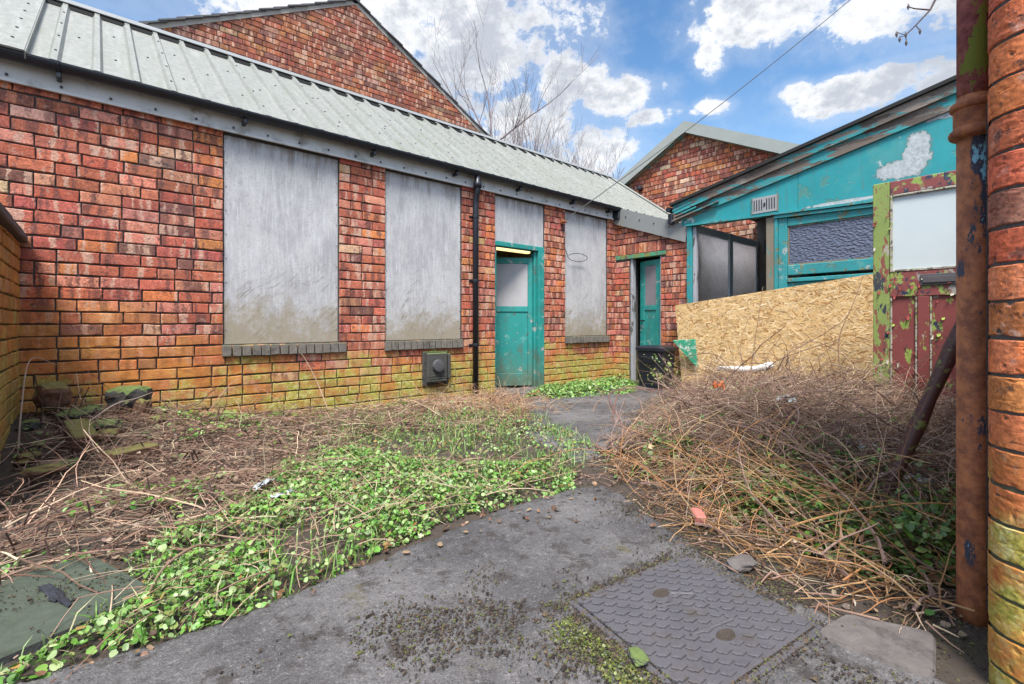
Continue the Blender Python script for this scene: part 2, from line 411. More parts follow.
M['bark'] = mat_simple('bare_bark', (.17, .135, .135), .85, 0, .3, 20, .3)
M['rust'] = mat_rust(); M['rust2'] = mat_rust('rusty_pole', False)
M['pole'] = mat_paint('dark_stained_pole', (.075, .03, .026), [(.16, .17, .045), (.03, .014, .014)], .56, 22)
M['glass_a'] = mat_frost('stippled_glass', (.92, .88, .91), 60, .12, 1.0)
M['glass_b'] = mat_glass('hammered_glass', (.10, .115, .17), 34, .14, 1.0, .1)
M['added_daylight'] = mat_frost('added_daylight_sheet', (.93, .94, .93), 8, .04, .1)  # translucent sheet added for lighting, passes daylight through the low roof
M['slate'] = mat_simple('grey_slate', (.075, .075, .082), .7, 0, .35, 6, .3)
M['render'] = mat_simple('torching_mortar', (.36, .33, .30), .9, 0, .25, 9, .4)
M['stone_dark'] = mat_stone('mossy_dark_stone', (.06, .058, .055), .75, (.10, .15, .03))
M['stone_slab'] = mat_stone('algae_flagstone', (.05, .054, .052), .6, (.045, .062, .036))
M['stone_pale'] = mat_stone('worn_flagstone', (.115, .100, .095), .0)
M['stone_brick'] = mat_stone('loose_mossy_brick', (.15, .075, .045), .65, (.14, .15, .035))
M['shard'] = mat_simple('broken_brick', (.42, .14, .115), .9, 0, .25, 30, .5)
M['white_plastic'] = mat_simple('white_plastic', (.68, .68, .66), .4, 0, .12, 9, .2)
M['wrapper'] = mat_simple('pale_wrapper', (.42, .46, .48), .35, 0, .45, 26, .2)
M['orange'] = mat_simple('orange_plastic', (.75, .16, .02), .45, 0, .2, 20, .1)
M['cable'] = mat_simple('black_cable', (.02, .02, .022), .6, 0, .2, 20, 0)
M['green_sheet'] = mat_paint('flaking_green_sheet', (.02, .26, .15), [(.45, .50, .44), (.2, .3, .2)], .53, 16)
M['grille'] = mat_simple('pale_grille', (.30, .305, .31), .5, .1, .15, 14, .1)
M['dark'] = mat_simple('dark_rag', (.02, .022, .03), .6, 0, .5, 30, .4)
def mat_lamp():
    m, nt, b, pos = newmat('lit_tube')
    b.inputs['Emission Color'].default_value = (1, .76, .34, 1); b.inputs['Emission Strength'].default_value = .9
    return m
M['lamp'] = mat_lamp()

# ------------------------------------------------------------------ mesh helpers
class MB:
    def __init__(s):
        s.v = []; s.f = []; s.mi = []; s.tint = []; s.lay = []; s.cur = 0
    def add(s, vs, fs, tint=(1, 1, 1), lay=(0, 0, 0)):
        o = len(s.v); s.v.extend(vs)
        s.tint.extend([tint] * len(vs)) if not isinstance(tint, list) else s.tint.extend(tint)
        s.lay.extend([lay] * len(vs)) if not isinstance(lay, list) else s.lay.extend(lay)
        for f in fs:
            s.f.append(tuple(i + o for i in f)); s.mi.append(s.cur)
    def box(s, x0, x1, y0, y1, z0, z1, bv=0, jit=0, tint=(1, 1, 1)):
        x0, x1 = min(x0, x1), max(x0, x1); y0, y1 = min(y0, y1), max(y0, y1); z0, z1 = min(z0, z1), max(z0, z1)
        s.obox(Vector(((x0 + x1) / 2, (y0 + y1) / 2, (z0 + z1) / 2)), (Vector((1, 0, 0)), Vector((0, 1, 0)), Vector((0, 0, 1))),
               ((x1 - x0) / 2, (y1 - y0) / 2, (z1 - z0) / 2), bv, jit, tint)
    def obox(s, c, ax, h, bv=0, jit=0, tint=(1, 1, 1)):
        """box with every edge chamfered by bv"""
        bv = min(bv, min(h) * .45)
        if bv <= 0:
            vs = [c + ax[0] * (a * h[0]) + ax[1] * (b * h[1]) + ax[2] * (d * h[2]) for a in (-1, 1) for b in (-1, 1) for d in (-1, 1)]
            if jit: vs = [v + Vector((R.uniform(-jit, jit), R.uniform(-jit, jit), R.uniform(-jit, jit))) for v in vs]
            s.add([tuple(v) for v in vs], [(0, 1, 3, 2), (4, 6, 7, 5), (0, 4, 5, 1), (2, 3, 7, 6), (0, 2, 6, 4), (1, 5, 7, 3)], tint)
            return
        vs = []; idx = {}
        for a in (-1, 1):
            for b in (-1, 1):
                for d in (-1, 1):
                    j = Vector((R.uniform(-jit, jit), R.uniform(-jit, jit), R.uniform(-jit, jit))) if jit else Vector((0, 0, 0))
                    for k in range(3):
                        hh = [h[0] - bv, h[1] - bv, h[2] - bv]; hh[k] = h[k]
                        idx[(a, b, d, k)] = len(vs)
                        vs.append(tuple(c + ax[0] * (a * hh[0]) + ax[1] * (b * hh[1]) + ax[2] * (d * hh[2]) + j))
        I = idx; fs = []
        for sg in (-1, 1):
            fs.append([I[(sg, -1, -1, 0)], I[(sg, -1, 1, 0)], I[(sg, 1, 1, 0)], I[(sg, 1, -1, 0)]])
            fs.append([I[(-1, sg, -1, 1)], I[(1, sg, -1, 1)], I[(1, sg, 1, 1)], I[(-1, sg, 1, 1)]])
            fs.append([I[(-1, -1, sg, 2)], I[(-1, 1, sg, 2)], I[(1, 1, sg, 2)], I[(1, -1, sg, 2)]])
        for a in (-1, 1):
            for b in (-1, 1):
                fs.append([I[(a, b, -1, 0)], I[(a, b, 1, 0)], I[(a, b, 1, 1)], I[(a, b, -1, 1)]])
                fs.append([I[(a, -1, b, 0)], I[(a, 1, b, 0)], I[(a, 1, b, 2)], I[(a, -1, b, 2)]])
                fs.append([I[(-1, a, b, 1)], I[(1, a, b, 1)], I[(1, a, b, 2)], I[(-1, a, b, 2)]])
                for d in (-1, 1):
                    fs.append([I[(a, b, d, 0)], I[(a, b, d, 1)], I[(a, b, d, 2)]])
        s.add(vs, fs, tint)
    def prism(s, poly, axis, a0, a1):
        """extrude a polygon given in the two other axes (in xyz order) along axis"""
        def mk(p, a):
            if axis == 0: return (a, p[0], p[1])
            if axis == 1: return (p[0], a, p[1])
            return (p[0], p[1], a)
        n = len(poly); vs = [mk(p, a0) for p in poly] + [mk(p, a1) for p in poly]
        fs = [tuple(range(n)), tuple(range(2 * n - 1, n - 1, -1))] + [(i, (i + 1) % n, n + (i + 1) % n, n + i) for i in range(n)]
        s.add(vs, fs)
    def tube(s, pts, rads, n=8, tint=(1, 1, 1), cap=True, half=None):
        pts = [Vector(p) for p in pts]; N = len(pts)
        if not isinstance(rads, (list, tuple)): rads = [rads] * N
        vs = []; up = None
        for i, p in enumerate(pts):
            d = (pts[min(i + 1, N - 1)] - pts[max(i - 1, 0)])
            if d.length < 1e-9: d = Vector((0, 0, 1))
            d.normalize()
            if up is None:
                up = d.orthogonal().normalized()
            else:
                up = up - d * up.dot(d)
                up = up.normalized() if up.length > 1e-6 else d.orthogonal().normalized()
            w = d.cross(up)
            for k in range(n):
                a = 2 * math.pi * k / n
                vs.append(tuple(p + (up * math.cos(a) + w * math.sin(a)) * rads[i]))
        fs = []
        for i in range(N - 1):
            for k in range(n):
                k2 = (k + 1) % n
                fs.append((i * n + k, i * n + k2, (i + 1) * n + k2, (i + 1) * n + k))
        if cap and n > 2:
            fs.append(tuple(range(n - 1, -1, -1))); fs.append(tuple((N - 1) * n + k for k in range(n)))
        s.add(vs, fs, tint)
    def lathe(s, prof, centre, n=16):
        vs = []
        for r, z in prof:
            for k in range(n):
                a = 2 * math.pi * k / n
                vs.append((centre[0] + r * math.cos(a), centre[1] + r * math.sin(a), centre[2] + z))
        fs = [(i * n + k, i * n + (k + 1) % n, (i + 1) * n + (k + 1) % n, (i + 1) * n + k) for i in range(len(prof) - 1) for k in range(n)]
        fs.append(tuple(range(n - 1, -1, -1))); fs.append(tuple((len(prof) - 1) * n + k for k in range(n)))
        s.add(vs, fs)
    def build(s, name, mats, parent=None, org=None, smooth=False, fixn=False):
        if not isinstance(mats, (list, tuple)): mats = [mats]
        if parent is not None: o = ORG[parent.name]
        elif org is not None: o = Vector(org)
        else: o = Vector((0, 0, 0))
        me = bpy.data.meshes.new(name)
        me.from_pydata([(v[0] - o[0], v[1] - o[1], v[2] - o[2]) for v in s.v], [], s.f)
        for m in mats: me.materials.append(m)
        if len(mats) > 1: me.polygons.foreach_set('material_index', s.mi)
        at = me.attributes.new('tint', 'FLOAT_COLOR', 'POINT')
        buf = []
        for t in s.tint: buf.extend((t[0], t[1], t[2], 1.0))
        at.data.foreach_set('color', buf)
        if any(l != (0, 0, 0) for l in s.lay[:50] + s.lay[-50:]):
            al = me.attributes.new('lay', 'FLOAT_VECTOR', 'POINT')
            al.data.foreach_set('vector', [c for l in s.lay for c in l])
        if fixn:
            bm = bmesh.new(); bm.from_mesh(me); bmesh.ops.recalc_face_normals(bm, faces=bm.faces); bm.to_mesh(me); bm.free()
        if smooth: me.shade_smooth()
        me.update()
        ob = bpy.data.objects.new(name, me); COL.objects.link(ob)
        ORG[ob.name] = Vector(o)
        if parent is not None: ob.parent = parent
        else: ob.location = o
        return ob

def tag(o, label, cat, group=None, kind=None):
    if kind: o['kind'] = kind
    o['label'] = label; o['category'] = cat
    if group: o['group'] = group
    return o

def thing(name, label, cat, loc, group=None):
    o = bpy.data.objects.new(name, None); COL.objects.link(o)
    o.location = loc; o.empty_display_size = .1; ORG[o.name] = Vector(loc)
    return tag(o, label, cat, group)

def part(name, mat, parent, *boxes, bv=.003, jit=0):
    mb = MB()
    for b in boxes: mb.box(*b, bv=bv, jit=jit)
    return mb.build(name, mat, parent)

# ------------------------------------------------------------------ brickwork
PAL_RED = [((.41, .120, .072), 6), ((.46, .185, .125), 4), ((.50, .18, .07), 1.5), ((.19, .085, .070), .9), ((.36, .105, .072), 3), ((.52, .31, .22), .45), ((.46, .27, .13), .25)]
PAL_OLD = [((.30, .090, .050), 5), ((.34, .125, .06), 3), ((.25, .085, .055), 3), ((.20, .09, .065), 1.6), ((.38, .19, .12), 1), ((.30, .17, .12), 1)]
PAL_MIX = [((.36, .10, .055), 4), ((.42, .15, .06), 3), ((.24, .085, .06), 2), ((.50, .34, .23), .7), ((.42, .22, .14), 1.3), ((.30, .11, .07), 2)]
PAL_BUFF = [((.30, .17, .05), 3), ((.34, .20, .06), 3), ((.24, .11, .05), 1.5), ((.28, .20, .08), 2)]
PAL_PIER = [((.50, .145, .055), 5), ((.44, .110, .050), 4), ((.25, .090, .065), 1.0), ((.48, .165, .06), 2)]
def pick(pal):
    c = R.choices([p[0] for p in pal], [p[1] for p in pal])[0]
    k = R.uniform(.78, 1.22)
    return (c[0] * k * R.uniform(.92, 1.08), c[1] * k * R.uniform(.88, 1.12), c[2] * k * R.uniform(.88, 1.12))

def one_brick(mb, P, u0, u1, v0, v1, pal, d=.010, j=.0016, ch=.0045, t=None):
    t = t or pick(pal); rnd = R.random()
    dd = d + R.uniform(-.003, .003)
    nl_ = 4 if u1 - u0 > .15 else 2
    dv = R.uniform(-.0022, .0022); sk = R.uniform(-.003, .003)
    q = []
    for k in range(nl_ + 1): q.append((u0 + (u1 - u0) * k / nl_, v0))
    q.append((u1, (v0 + v1) / 2))
    for k in range(nl_, -1, -1): q.append((u0 + (u1 - u0) * k / nl_, v1))
    q.append((u0, (v0 + v1) / 2))
    cx, cy = (u0 + u1) / 2, (v0 + v1) / 2
    q = [(a + R.uniform(-j, j), b + dv + sk * (a - cx) / (u1 - u0) * 2 + R.uniform(-j, j)) for a, b in q]
    n = len(q); inn = []
    for i, (a, b) in enumerate(q):
        c = ch * R.uniform(.55, 1.5) + (.007 if R.random() < .05 else 0)
        x = a if (i not in (0, nl_, nl_ + 1, nl_ + 2, 2 * nl_ + 2, n - 1)) else a - math.copysign(c, a - cx)
        y = b if i in (nl_ + 1, n - 1) else b - math.copysign(c, b - cy)
        inn.append((x, y))
    tu, tv = R.uniform(-.0016, .0016), R.uniform(-.0016, .0016)
    vs = [P(a, b, -.002) for a, b in q] + [P(a, b, dd - ch * .8) for a, b in q]
    vs += [P(a, b, dd + tu * (a - cx) / (u1 - u0) * 2 + tv * (b - cy) / .08 + R.uniform(-.0006, .0006)) for a, b in inn]
    vs.append(P(cx, cy, dd + R.uniform(0, .001)))
    fs = []
    for i in range(n):
        k = (i + 1) % n
        fs.append((i, k, n + k, n + i)); fs.append((n + i, n + k, 2 * n + k, 2 * n + i)); fs.append((2 * n + i, 2 * n + k, 3 * n))
    lay = [(a, b, rnd) for a, b in q] * 2 + [(a, b, rnd) for a, b in inn] + [(cx, cy, rnd)]
    mb.add(vs, fs, t, lay)

def lay_bricks(mb, P, lim, z0, z1, ops, pal, course=COURSE, L=.228, H=.112, r_hdr=False):
    """courses of mixed stretchers and headers; lim(z) gives the run of wall at that height, ops the openings"""
    k = 0; z = z0
    while z < z1 - .02:
        top = min(z + course, z1); zc = (z + top) / 2
        a, b = lim(zc)
        runs = [(a, b)]
        for (o0, o1, p0, p1) in ops:
            if p0 < zc < p1:
                nr = []
                for r0, r1 in runs:
                    if o1 <= r0 or o0 >= r1: nr.append((r0, r1)); continue
                    if o0 > r0: nr.append((r0, o0))
                    if o1 < r1: nr.append((o1, r1))
                runs = nr
        head_row = (k % 6 == 4 and r_hdr)
        for r0, r1 in runs:
            if r1 - r0 < .02: continue
            u = r0; first = True
            while u < r1 - .012:
                w = H if (head_row or R.random() < .26) else L
                if first and k % 2: w = H
                first = False
                w *= R.uniform(.97, 1.03)
                if r1 - (u + w) < .05: w = r1 - u
                one_brick(mb, P, u + .004, u + w - .005, z + .004, top - .007, pal)
                u += w
        z += course; k += 1

def wall_body(mb, P, u0, u1, z0, z1, ops, th, n0=0.0):
    us = sorted(set([u0, u1] + [x for o in ops for x in o[:2] if u0 < x < u1]))
    zs = sorted(set([z0, z1] + [x for o in ops for x in o[2:4] if z0 < x < z1]))
    def solid(i, j):
        if i < 0 or j < 0 or i >= len(us) - 1 or j >= len(zs) - 1: return False
        uc, zc = (us[i] + us[i + 1]) / 2, (zs[j] + zs[j + 1]) / 2
        return not any(o[0] < uc < o[1] and o[2] < zc < o[3] for o in ops)
    for i in range(len(us) - 1):
        for j in range(len(zs) - 1):
            if not solid(i, j): continue
            a, b, c, d = us[i], us[i + 1], zs[j], zs[j + 1]
            for n in (n0, n0 - th): mb.add([P(a, c, n), P(b, c, n), P(b, d, n), P(a, d, n)], [(0, 1, 2, 3)])
            m = n0 - th
            if not solid(i - 1, j): mb.add([P(a, c, n0), P(a, d, n0), P(a, d, m), P(a, c, m)], [(0, 1, 2, 3)])
            if not solid(i + 1, j): mb.add([P(b, c, n0), P(b, d, n0), P(b, d, m), P(b, c, m)], [(0, 1, 2, 3)])
            if not solid(i, j - 1): mb.add([P(a, c, n0), P(b, c, n0), P(b, c, m), P(a, c, m)], [(0, 1, 2, 3)])
            if not solid(i, j + 1): mb.add([P(a, d, n0), P(b, d, n0), P(b, d, m), P(a, d, m)], [(0, 1, 2, 3)])

def frame_y(y):   # wall in a plane of constant Y, front to -Y
    return lambda u, v, n: (u, y - n, v)
def frame_x(x):   # wall in a plane of constant X, front to -X
    return lambda u, v, n: (x - n, u, v)
def frame_xp(x):  # front to +X
    return lambda u, v, n: (x + n, u, v)
def frame_yp(y):
    return lambda u, v, n: (u, y + n, v)

# ------------------------------------------------------------------ ground
def inpoly(x, y, p):
    c = False; j = len(p) - 1
    for i in range(len(p)):
        if (p[i][1] > y) != (p[j][1] > y) and x < (p[j][0] - p[i][0]) * (y - p[i][1]) / (p[j][1] - p[i][1]) + p[i][0]: c = not c
        j = i
    return c
def sdist(x, y, p):
    best = 1e9
    for i in range(len(p)):
        ax, ay = p[i - 1]; bx, by = p[i]
        dx, dy = bx - ax, by - ay
        t = max(0, min(1, ((x - ax) * dx + (y - ay) * dy) / (dx * dx + dy * dy + 1e-12)))
        best = min(best, math.hypot(x - ax - t * dx, y - ay - t * dy))
    return best if inpoly(x, y, p) else -best
def fbm(x, y, s, o=3):
    v = 0; a = 1; t = 0
    for i in range(o):
        v += a * noise.noise((x * s, y * s, 3.3 + i)); t += a; a *= .5; s *= 2.1
    return v / t
def sst(v, a, b):
    t = max(0, min(1, (v - a) / (b - a))); return t * t * (3 - 2 * t)

POLY_GREEN = [(-.181, 1.67), (-.115, 1.772), (-.017, 1.844), (.065, 1.92), (.075, 2.20), (.16, 2.36), (.332, 2.427), (.548, 2.54), (.746, 3.02), (1.046, 3.30), (1.356, 3.158), (1.535, 2.543), (1.95, 2.184), (2.10, 1.86), (1.85, 1.66), (1.375, 1.74), (1.076, 1.73), (.821, 1.68), (.566, 1.60), (.296, 1.57), (.087, 1.60), (-.106, 1.60)]
POLY_SPARSE = [(1.035, 3.613), (1.562, 4.051), (2.186, 3.793), (3.165, 3.261), (2.596, 2.087), (2.018, 1.799), (1.923, 2.154), (1.513, 2.507), (1.334, 3.109)]
POLY_DOORWEED = [(3.5, 3.95), (4.3, 4.5), (5.95, 4.5), (5.75, 3.95), (4.95, 3.45), (4.4, 3.62), (3.9, 3.75)]
POLY_PATH = [(-4, 1.66), (-.2, 1.655), (.22, 1.61), (.81, 1.66), (1.4, 1.73), (1.88, 1.70), (2.06, 1.62), (1.98, 1.38), (1.80, 1.08), (1.72, .88), (1.64, .52), (1.55, .18), (1.50, -1.5), (1.50, -4), (-4, -4)]
POLY_PATH2 = [(2.25, 2.0), (2.5, 2.75), (3.2, 3.45), (3.75, 4.55), (4.5, 4.55), (4.7, 3.9), (5.7, 3.9), (5.4, 3.3), (4.69, 3.128), (3.431, 2.437), (2.6, 1.95)]
POLY_BRAMBLE = [(2.55, 2.12), (2.15, 1.66), (2.06, 1.367), (1.83, .98), (1.74, .73), (1.70, .46), (1.76, .30), (1.86, .17), (2.5, .17), (5.9, .17), (5.9, 3.15), (5.3, 2.95), (4.6, 2.75), (3.5, 2.35)]
POLY_DEAD = [(-.36, 4.5), (-.30, 2.30), (.033, 2.234), (.332, 2.427), (.62, 2.6), (.85, 3.15), (1.3, 3.45), (1.9, 3.4), (2.6, 3.0), (3.2, 3.6), (3.6, 4.5)]

def gz(x, y):
    z = .012 * fbm(x, y, 2.5)
    dl = sdist(x, y, POLY_DEAD)
    if dl > -.3:
        z += .05 * sst(dl, -.2, .5)
        z += .26 * sst(x, 1.5, -.4) * sst(y, 3.0, 4.4) + .05 * sst(x, 1.4, -.3) * fbm(x, y, 3.0)
    db = sdist(x, y, POLY_BRAMBLE)
    if db > -.1:
        z += (.13 + .07 * fbm(x + 5, y, 1.6)) * sst(db, 0, .9) * sst(x, 1.9, 3.2)
    return z + .01 * fbm(x, y, 9, 2)

def ground():
    dx = [-.8 + .045 * i for i in range(int(7.2 / .045))]
    dy = [-.8 + .045 * i for i in range(int(5.6 / .045))]
    xs = [-400, -120, -40, -12, -4, -1.6] + dx + [7.5, 12, 40, 120, 400]
    ys = [-400, -120, -40, -12, -4, -1.6] + dy + [6, 12, 40, 120, 400]
    mb = MB(); vs = []
    for y in ys:
        for x in xs:
            z = 0
            if -.8 <= x < 6.45 and -.8 <= y < 4.85:
                z = gz(x, y)
                pd = max(sdist(x, y, POLY_PATH), sdist(x, y, POLY_PATH2))
                z -= .03 * sst(pd, -.02, .10)
            else: z = -.03
            vs.append((x, y, z))
    nx = len(xs)
    fs = [(j * nx + i, j * nx + i + 1, (j + 1) * nx + i + 1, (j + 1) * nx + i) for j in range(len(ys) - 1) for i in range(nx - 1)]
    mb.add(vs, fs)
    o = mb.build('ground', M['soil'], smooth=True)
    o['kind'] = 'structure'; o['label'] = 'dark damp soil of the overgrown yard'
ground()

def path(name, poly, x0, x1, y0, y1, st, zt, label):
    mb = MB(); vs = []
    nx = int((x1 - x0) / st) + 1; ny = int((y1 - y0) / st) + 1
    keep = set(); sdv = []
    for j in range(ny):
        for i in range(nx):
            x, y = x0 + i * st, y0 + j * st
            d = sdist(x, y, poly) + .05 * fbm(x, y, 6, 3)
            sdv.append(d)
            z = zt + .006 * fbm(x, y, 2.2) + .005 * fbm(x, y, 14, 2) - .07 * (1 - sst(d, -.04, .035))
            vs.append((x, y, z))
    fs = []
    for j in range(ny - 1):
        for i in range(nx - 1):
            q = (j * nx + i, j * nx + i + 1, (j + 1) * nx + i + 1, (j + 1) * nx + i)
            if max(sdv[k] for k in q) > -.05: fs.append(q)
    mb.add(vs, fs)
    o = mb.build(name, M['path'], smooth=True)
    o['kind'] = 'structure'; o['label'] = label
path('path', POLY_PATH, -1.2, 2.2, -.6, 1.9, .022, .012, 'worn grey asphalt path across the front of the yard')
path('door_path', POLY_PATH2, 2.1, 5.8, 1.8, 4.6, .03, .02, 'patch of old concrete path leading to the doors')

# ------------------------------------------------------------------ workshop (the long building)
ws = thing('workshop_building', 'long low brick workshop with boarded windows and grey ribbed metal roof', 'building', (2.8, WALL, 0))
WIN = [(.79, 1.755, .688, 2.44), (2.235, 3.18, .688, 2.44), (4.93, 5.86, .688, 2.44)]
D1 = (3.679, 4.52, 0.0, 2.44)
OPS = WIN + [D1]
mb = MB(); mb.cur = 1
lay_bricks(mb, frame_y(WALL), lambda z: (-1.8, BACK), 0, 2.58, [(a, b, c, d + .08) for a, b, c, d in OPS], PAL_RED)
mb.cur = 0
wall_body(mb, frame_y(WALL), -1.8, BACK + .25, -.3, 2.60, [(a, b, c, d) for a, b, c, d in OPS], .215, -.004)
mb.build('wall', [M['mortar'], M['brick']], ws)

# end return with second door, its soldier course above the lintel
D2 = (3.78, 4.315, 0, 1.86)
mb = MB(); mb.cur = 1
lim = lambda z: (3.36, min(WALL, 3.36 + (2.62 - z) / .42 if z > 2.0 else WALL))
def lim2(z):
    return (3.37 + max(0, (z - 2.02) * 2.0), WALL)
lay_bricks(mb, frame_x(BACK), lim2, 0, 2.52, [D2, (3.70, 4.56, 1.84, 2.06)], PAL_RED)
u = 3.70
while u < 4.55:
    one_brick(mb, frame_x(BACK), u + .004, u + .071, 1.905, 2.052, PAL_MIX); u += .0755
mb.cur = 0
wall_body(mb, frame_x(BACK), 3.36, WALL - .004, -.3, 2.02, [D2], .215, -.004)
mb.prism([(3.36, 2.02), (WALL - .004, 2.02), (WALL - .004, 2.56), (4.45, 2.52)], 0, BACK + .004, BACK + .215)
mb.build('end_wall', [M['mortar'], M['brick']], ws)

# windows: board in each opening, brick sill below
for i, (a, b, c, d) in enumerate(WIN):
    mb = MB(); mb.box(a + .006, b - .006, WALL + .012, WALL + .03, c + .002, 2.438, bv=.002)
    mb.cur = 1
    for q in range(9):
        mb.tube([(a + .02, WALL + .012, c + .12 + q * .2), (a + .02, WALL + .008, c + .12 + q * .2)], .004, 6)
        mb.tube([(b - .02, WALL + .012, c + .12 + q * .2), (b - .02, WALL + .008, c + .12 + q * .2)], .004, 6)
    w = mb.build('window', [M['board'], M['screw']], ws)
    w['label'] = ['grey plywood board over the widest opening, brown smears low down', 'grey plywood board beside the black downpipe', 'grey plywood board with a loop of wire hanging over it'][i]
    mb = MB()
    x = a - .015; P_ = frame_y(WALL - .028)
    while x < b + .0:
        t = (.07 * R.uniform(.6, 1.2), .075 * R.uniform(.6, 1.2), .05)
        mb.add([], [])
        mb.obox(Vector((x + .036, WALL + .015, .63 + R.uniform(-.002, .002))), (Vector((1, 0, 0)), Vector((0, 1, -.12)).normalized(), Vector((0, .12, 1)).normalized()), (.0335, .055, .048), .006, .003, t)
        x += .0745
    mb.lay = [(v[0], v[2], .3) for v in mb.v]
    mb.build('sill', M['brick_sill'], w)

# roof
EZ, EY = 2.612, 4.465; RY, RZ = 6.19, 3.88
slope = (RZ - EZ) / (RY - EY); nl = math.hypot(1, slope); RN = Vector((0, -slope / nl, 1 / nl)); RD = Vector((0, 1 / nl, slope / nl))
rl = math.hypot(RY - EY, RZ - EZ)
def roof_pt(x, t, n=0):
    p = Vector((x, EY, EZ)) + RD * t + RN * n
    return tuple(p)
mb = MB(); prof = []
x = -.40; PITCH = .222
while x < 8.0:
    prof += [(x, 0), (x + PITCH - .080, 0), (x + PITCH - .064, .030), (x + PITCH - .030, .030), (x + PITCH - .012, 0)]
    x += PITCH
vs = []; fs = []
for (px, pn) in prof:
    for t in (0, rl): vs.append(roof_pt(px, t, pn))
    for t in (rl, 0): vs.append(roof_pt(px, t, pn - .006))
for i in range(len(prof) - 1):
    a = i * 4; b = a + 4
    fs += [(a, b, b + 1, a + 1), (a + 2, b + 2, b + 3, a + 3), (a, a + 3, b + 3, b)]
mb.add(vs, fs)
# wide flat capping sheet at the left end
mb.obox(Vector(roof_pt(-1.12, rl / 2 - .01, .045)), (Vector((1, 0, 0)), RD, RN), (.76, rl / 2 + .03, .006))
mb.obox(Vector(roof_pt(-.357, rl / 2 - .01, .022)), (Vector((1, 0, 0)), RD, RN), (.004, rl / 2 + .03, .024))
mb.cur = 1
x = -.40 + PITCH - .046; k = 0
while x < 7.9:
    for t in ((.25, .7, 1.15, 1.6) if k % 3 == 0 else ()):
        mb.tube([roof_pt(x, t, .030), roof_pt(x, t, .036)], .008, 6)
    for t in ((.55, 1.35) if k % 2 else (.95,)):
        mb.tube([roof_pt(x + .11, t, .0), roof_pt(x + .11, t, .007)], .008, 6)
    x += PITCH; k += 1
for t in (.2, .5, .8, 1.1, 1.4, 1.7): mb.tube([roof_pt(-.43, t, .05), roof_pt(-.43, t, .057)], .009, 6)
roof = mb.build('roof', [M['roof'], M['screw']], ws)
mb = MB()   # ridge capping, back slope and dark foam fillers under the capping
mb.obox(Vector(roof_pt(3.62, rl - .045, .040)), (Vector((1, 0, 0)), RD, RN), (4.42, .085, .004))
bs = Vector((0, RD.y, -RD.z)); bn = Vector((0, RD.z, RD.y))
rp = Vector((3.62, RY, RZ)) + RN * .04
mb.obox(rp + bs * .10 + Vector((0, .0, .012)), (Vector((1, 0, 0)), bs, bn), (4.42, .085, .004))
mb.build('ridge_cap', M['flash'], roof)
part('filler', M['felt'], roof, (-.38, 8.0, RY - .17, RY - .145, RZ - .118, RZ - .086), bv=0)
mb = MB(); mb.obox(Vector((3.3, RY, RZ)) + bs * (rl / 2) - bn * .0 + Vector((0, .03, 0)), (Vector((1, 0, 0)), bs, bn), (4.7, rl / 2, .01))
mb.build('back_slope', M['roof'], roof)
part('back_wall', M['grey_plaster'], ws, (-1.8, 8.0, 7.75, 7.95, -.3, 2.62), bv=0)
# low roof over the second door, with its grey verge board
mb = MB()
cs = Vector((0, 1.1, .46)).normalized(); cn = Vector((0, -.46, 1.1)).normalized()
mb.add([tuple(Vector((7.05, 3.93, 2.395)) + Vector((1, 0, 0)) * a + cs * b) for a, b in ((-1, -.6), (1, -.6), (1, .6), (-1, .6))], [(0, 1, 2, 3)])
mb.build('porch_roof', M['added_daylight'], ws)  # roof made translucent only to bring daylight to the side screen panes
mb = MB()
for (u0, u1) in ((3.39, 4.55),):
    mb.prism([(3.375, 1.965), (4.56, 2.395), (4.56, 2.655), (3.355, 2.195)], 0, BACK - .055, BACK - .047)
    mb.prism([(3.355, 2.195), (4.56, 2.655), (4.56, 2.662), (3.355, 2.202)], 0, BACK - .055, BACK + .09)
mb.cur = 1
for q in range(4):
    y = 3.62 + q * .24; z = 2.09 + (y - 3.375) * .362 + .03
    mb.tube([(BACK - .055, y, z), (BACK - .064, y, z)], .010, 6)
mb.build('verge_board', [M['flash'], M['screw']], ws)
mb = MB()
mb.obox(Vector(roof_pt(7.96, rl * .35, .03)), (Vector((1, 0, 0)), RD, RN), (.055, rl * .62, .006))
mb.build('valley_flashing', M['flash_far'], roof)

# fascia, gutter, downpipe
mb = MB()
mb.box(-1.8, BACK - .10, WALL - .030, WALL - .014, 2.455, 2.62, bv=.002)
mb.box(-1.8, BACK - .10, WALL - .052, WALL - .031, 2.448, 2.468, bv=.002)
mb.cur = 1; x = -1.5
while x < 5.9:
    mb.tube([(x, WALL - .03, 2.497), (x, WALL - .040, 2.497)], .009, 6); x += .262
mb.build('fascia', [M['fascia'], M['screw']], ws)
mb = MB(); GY, GZ, GR = 4.475, 2.622, .052
vs = []; fs = []; n = 12
for xx in (-1.8, BACK - .02):
    for rr in (GR, GR - .005):
        for k in range(n + 1):
            a = math.pi + math.pi * k / n
            vs.append((xx, GY + rr * math.cos(a), GZ + rr * math.sin(a)))
m_ = n + 1
for k in range(n):
    fs += [(k, k + 1, 2 * m_ + k + 1, 2 * m_ + k), (m_ + k, m_ + k + 1, 3 * m_ + k + 1, 3 * m_ + k),
           (k, k + 1, m_ + k + 1, m_ + k), (2 * m_ + k, 2 * m_ + k + 1, 3 * m_ + k + 1, 3 * m_ + k)]
fs += [(0, m_, 3 * m_, 2 * m_), (n, m_ + n, 3 * m_ + n, 2 * m_ + n)]
fs += [tuple(range(2 * m_, 3 * m_)), ]
mb.add(vs, fs)
gut = mb.build('gutter', M['black'], ws)
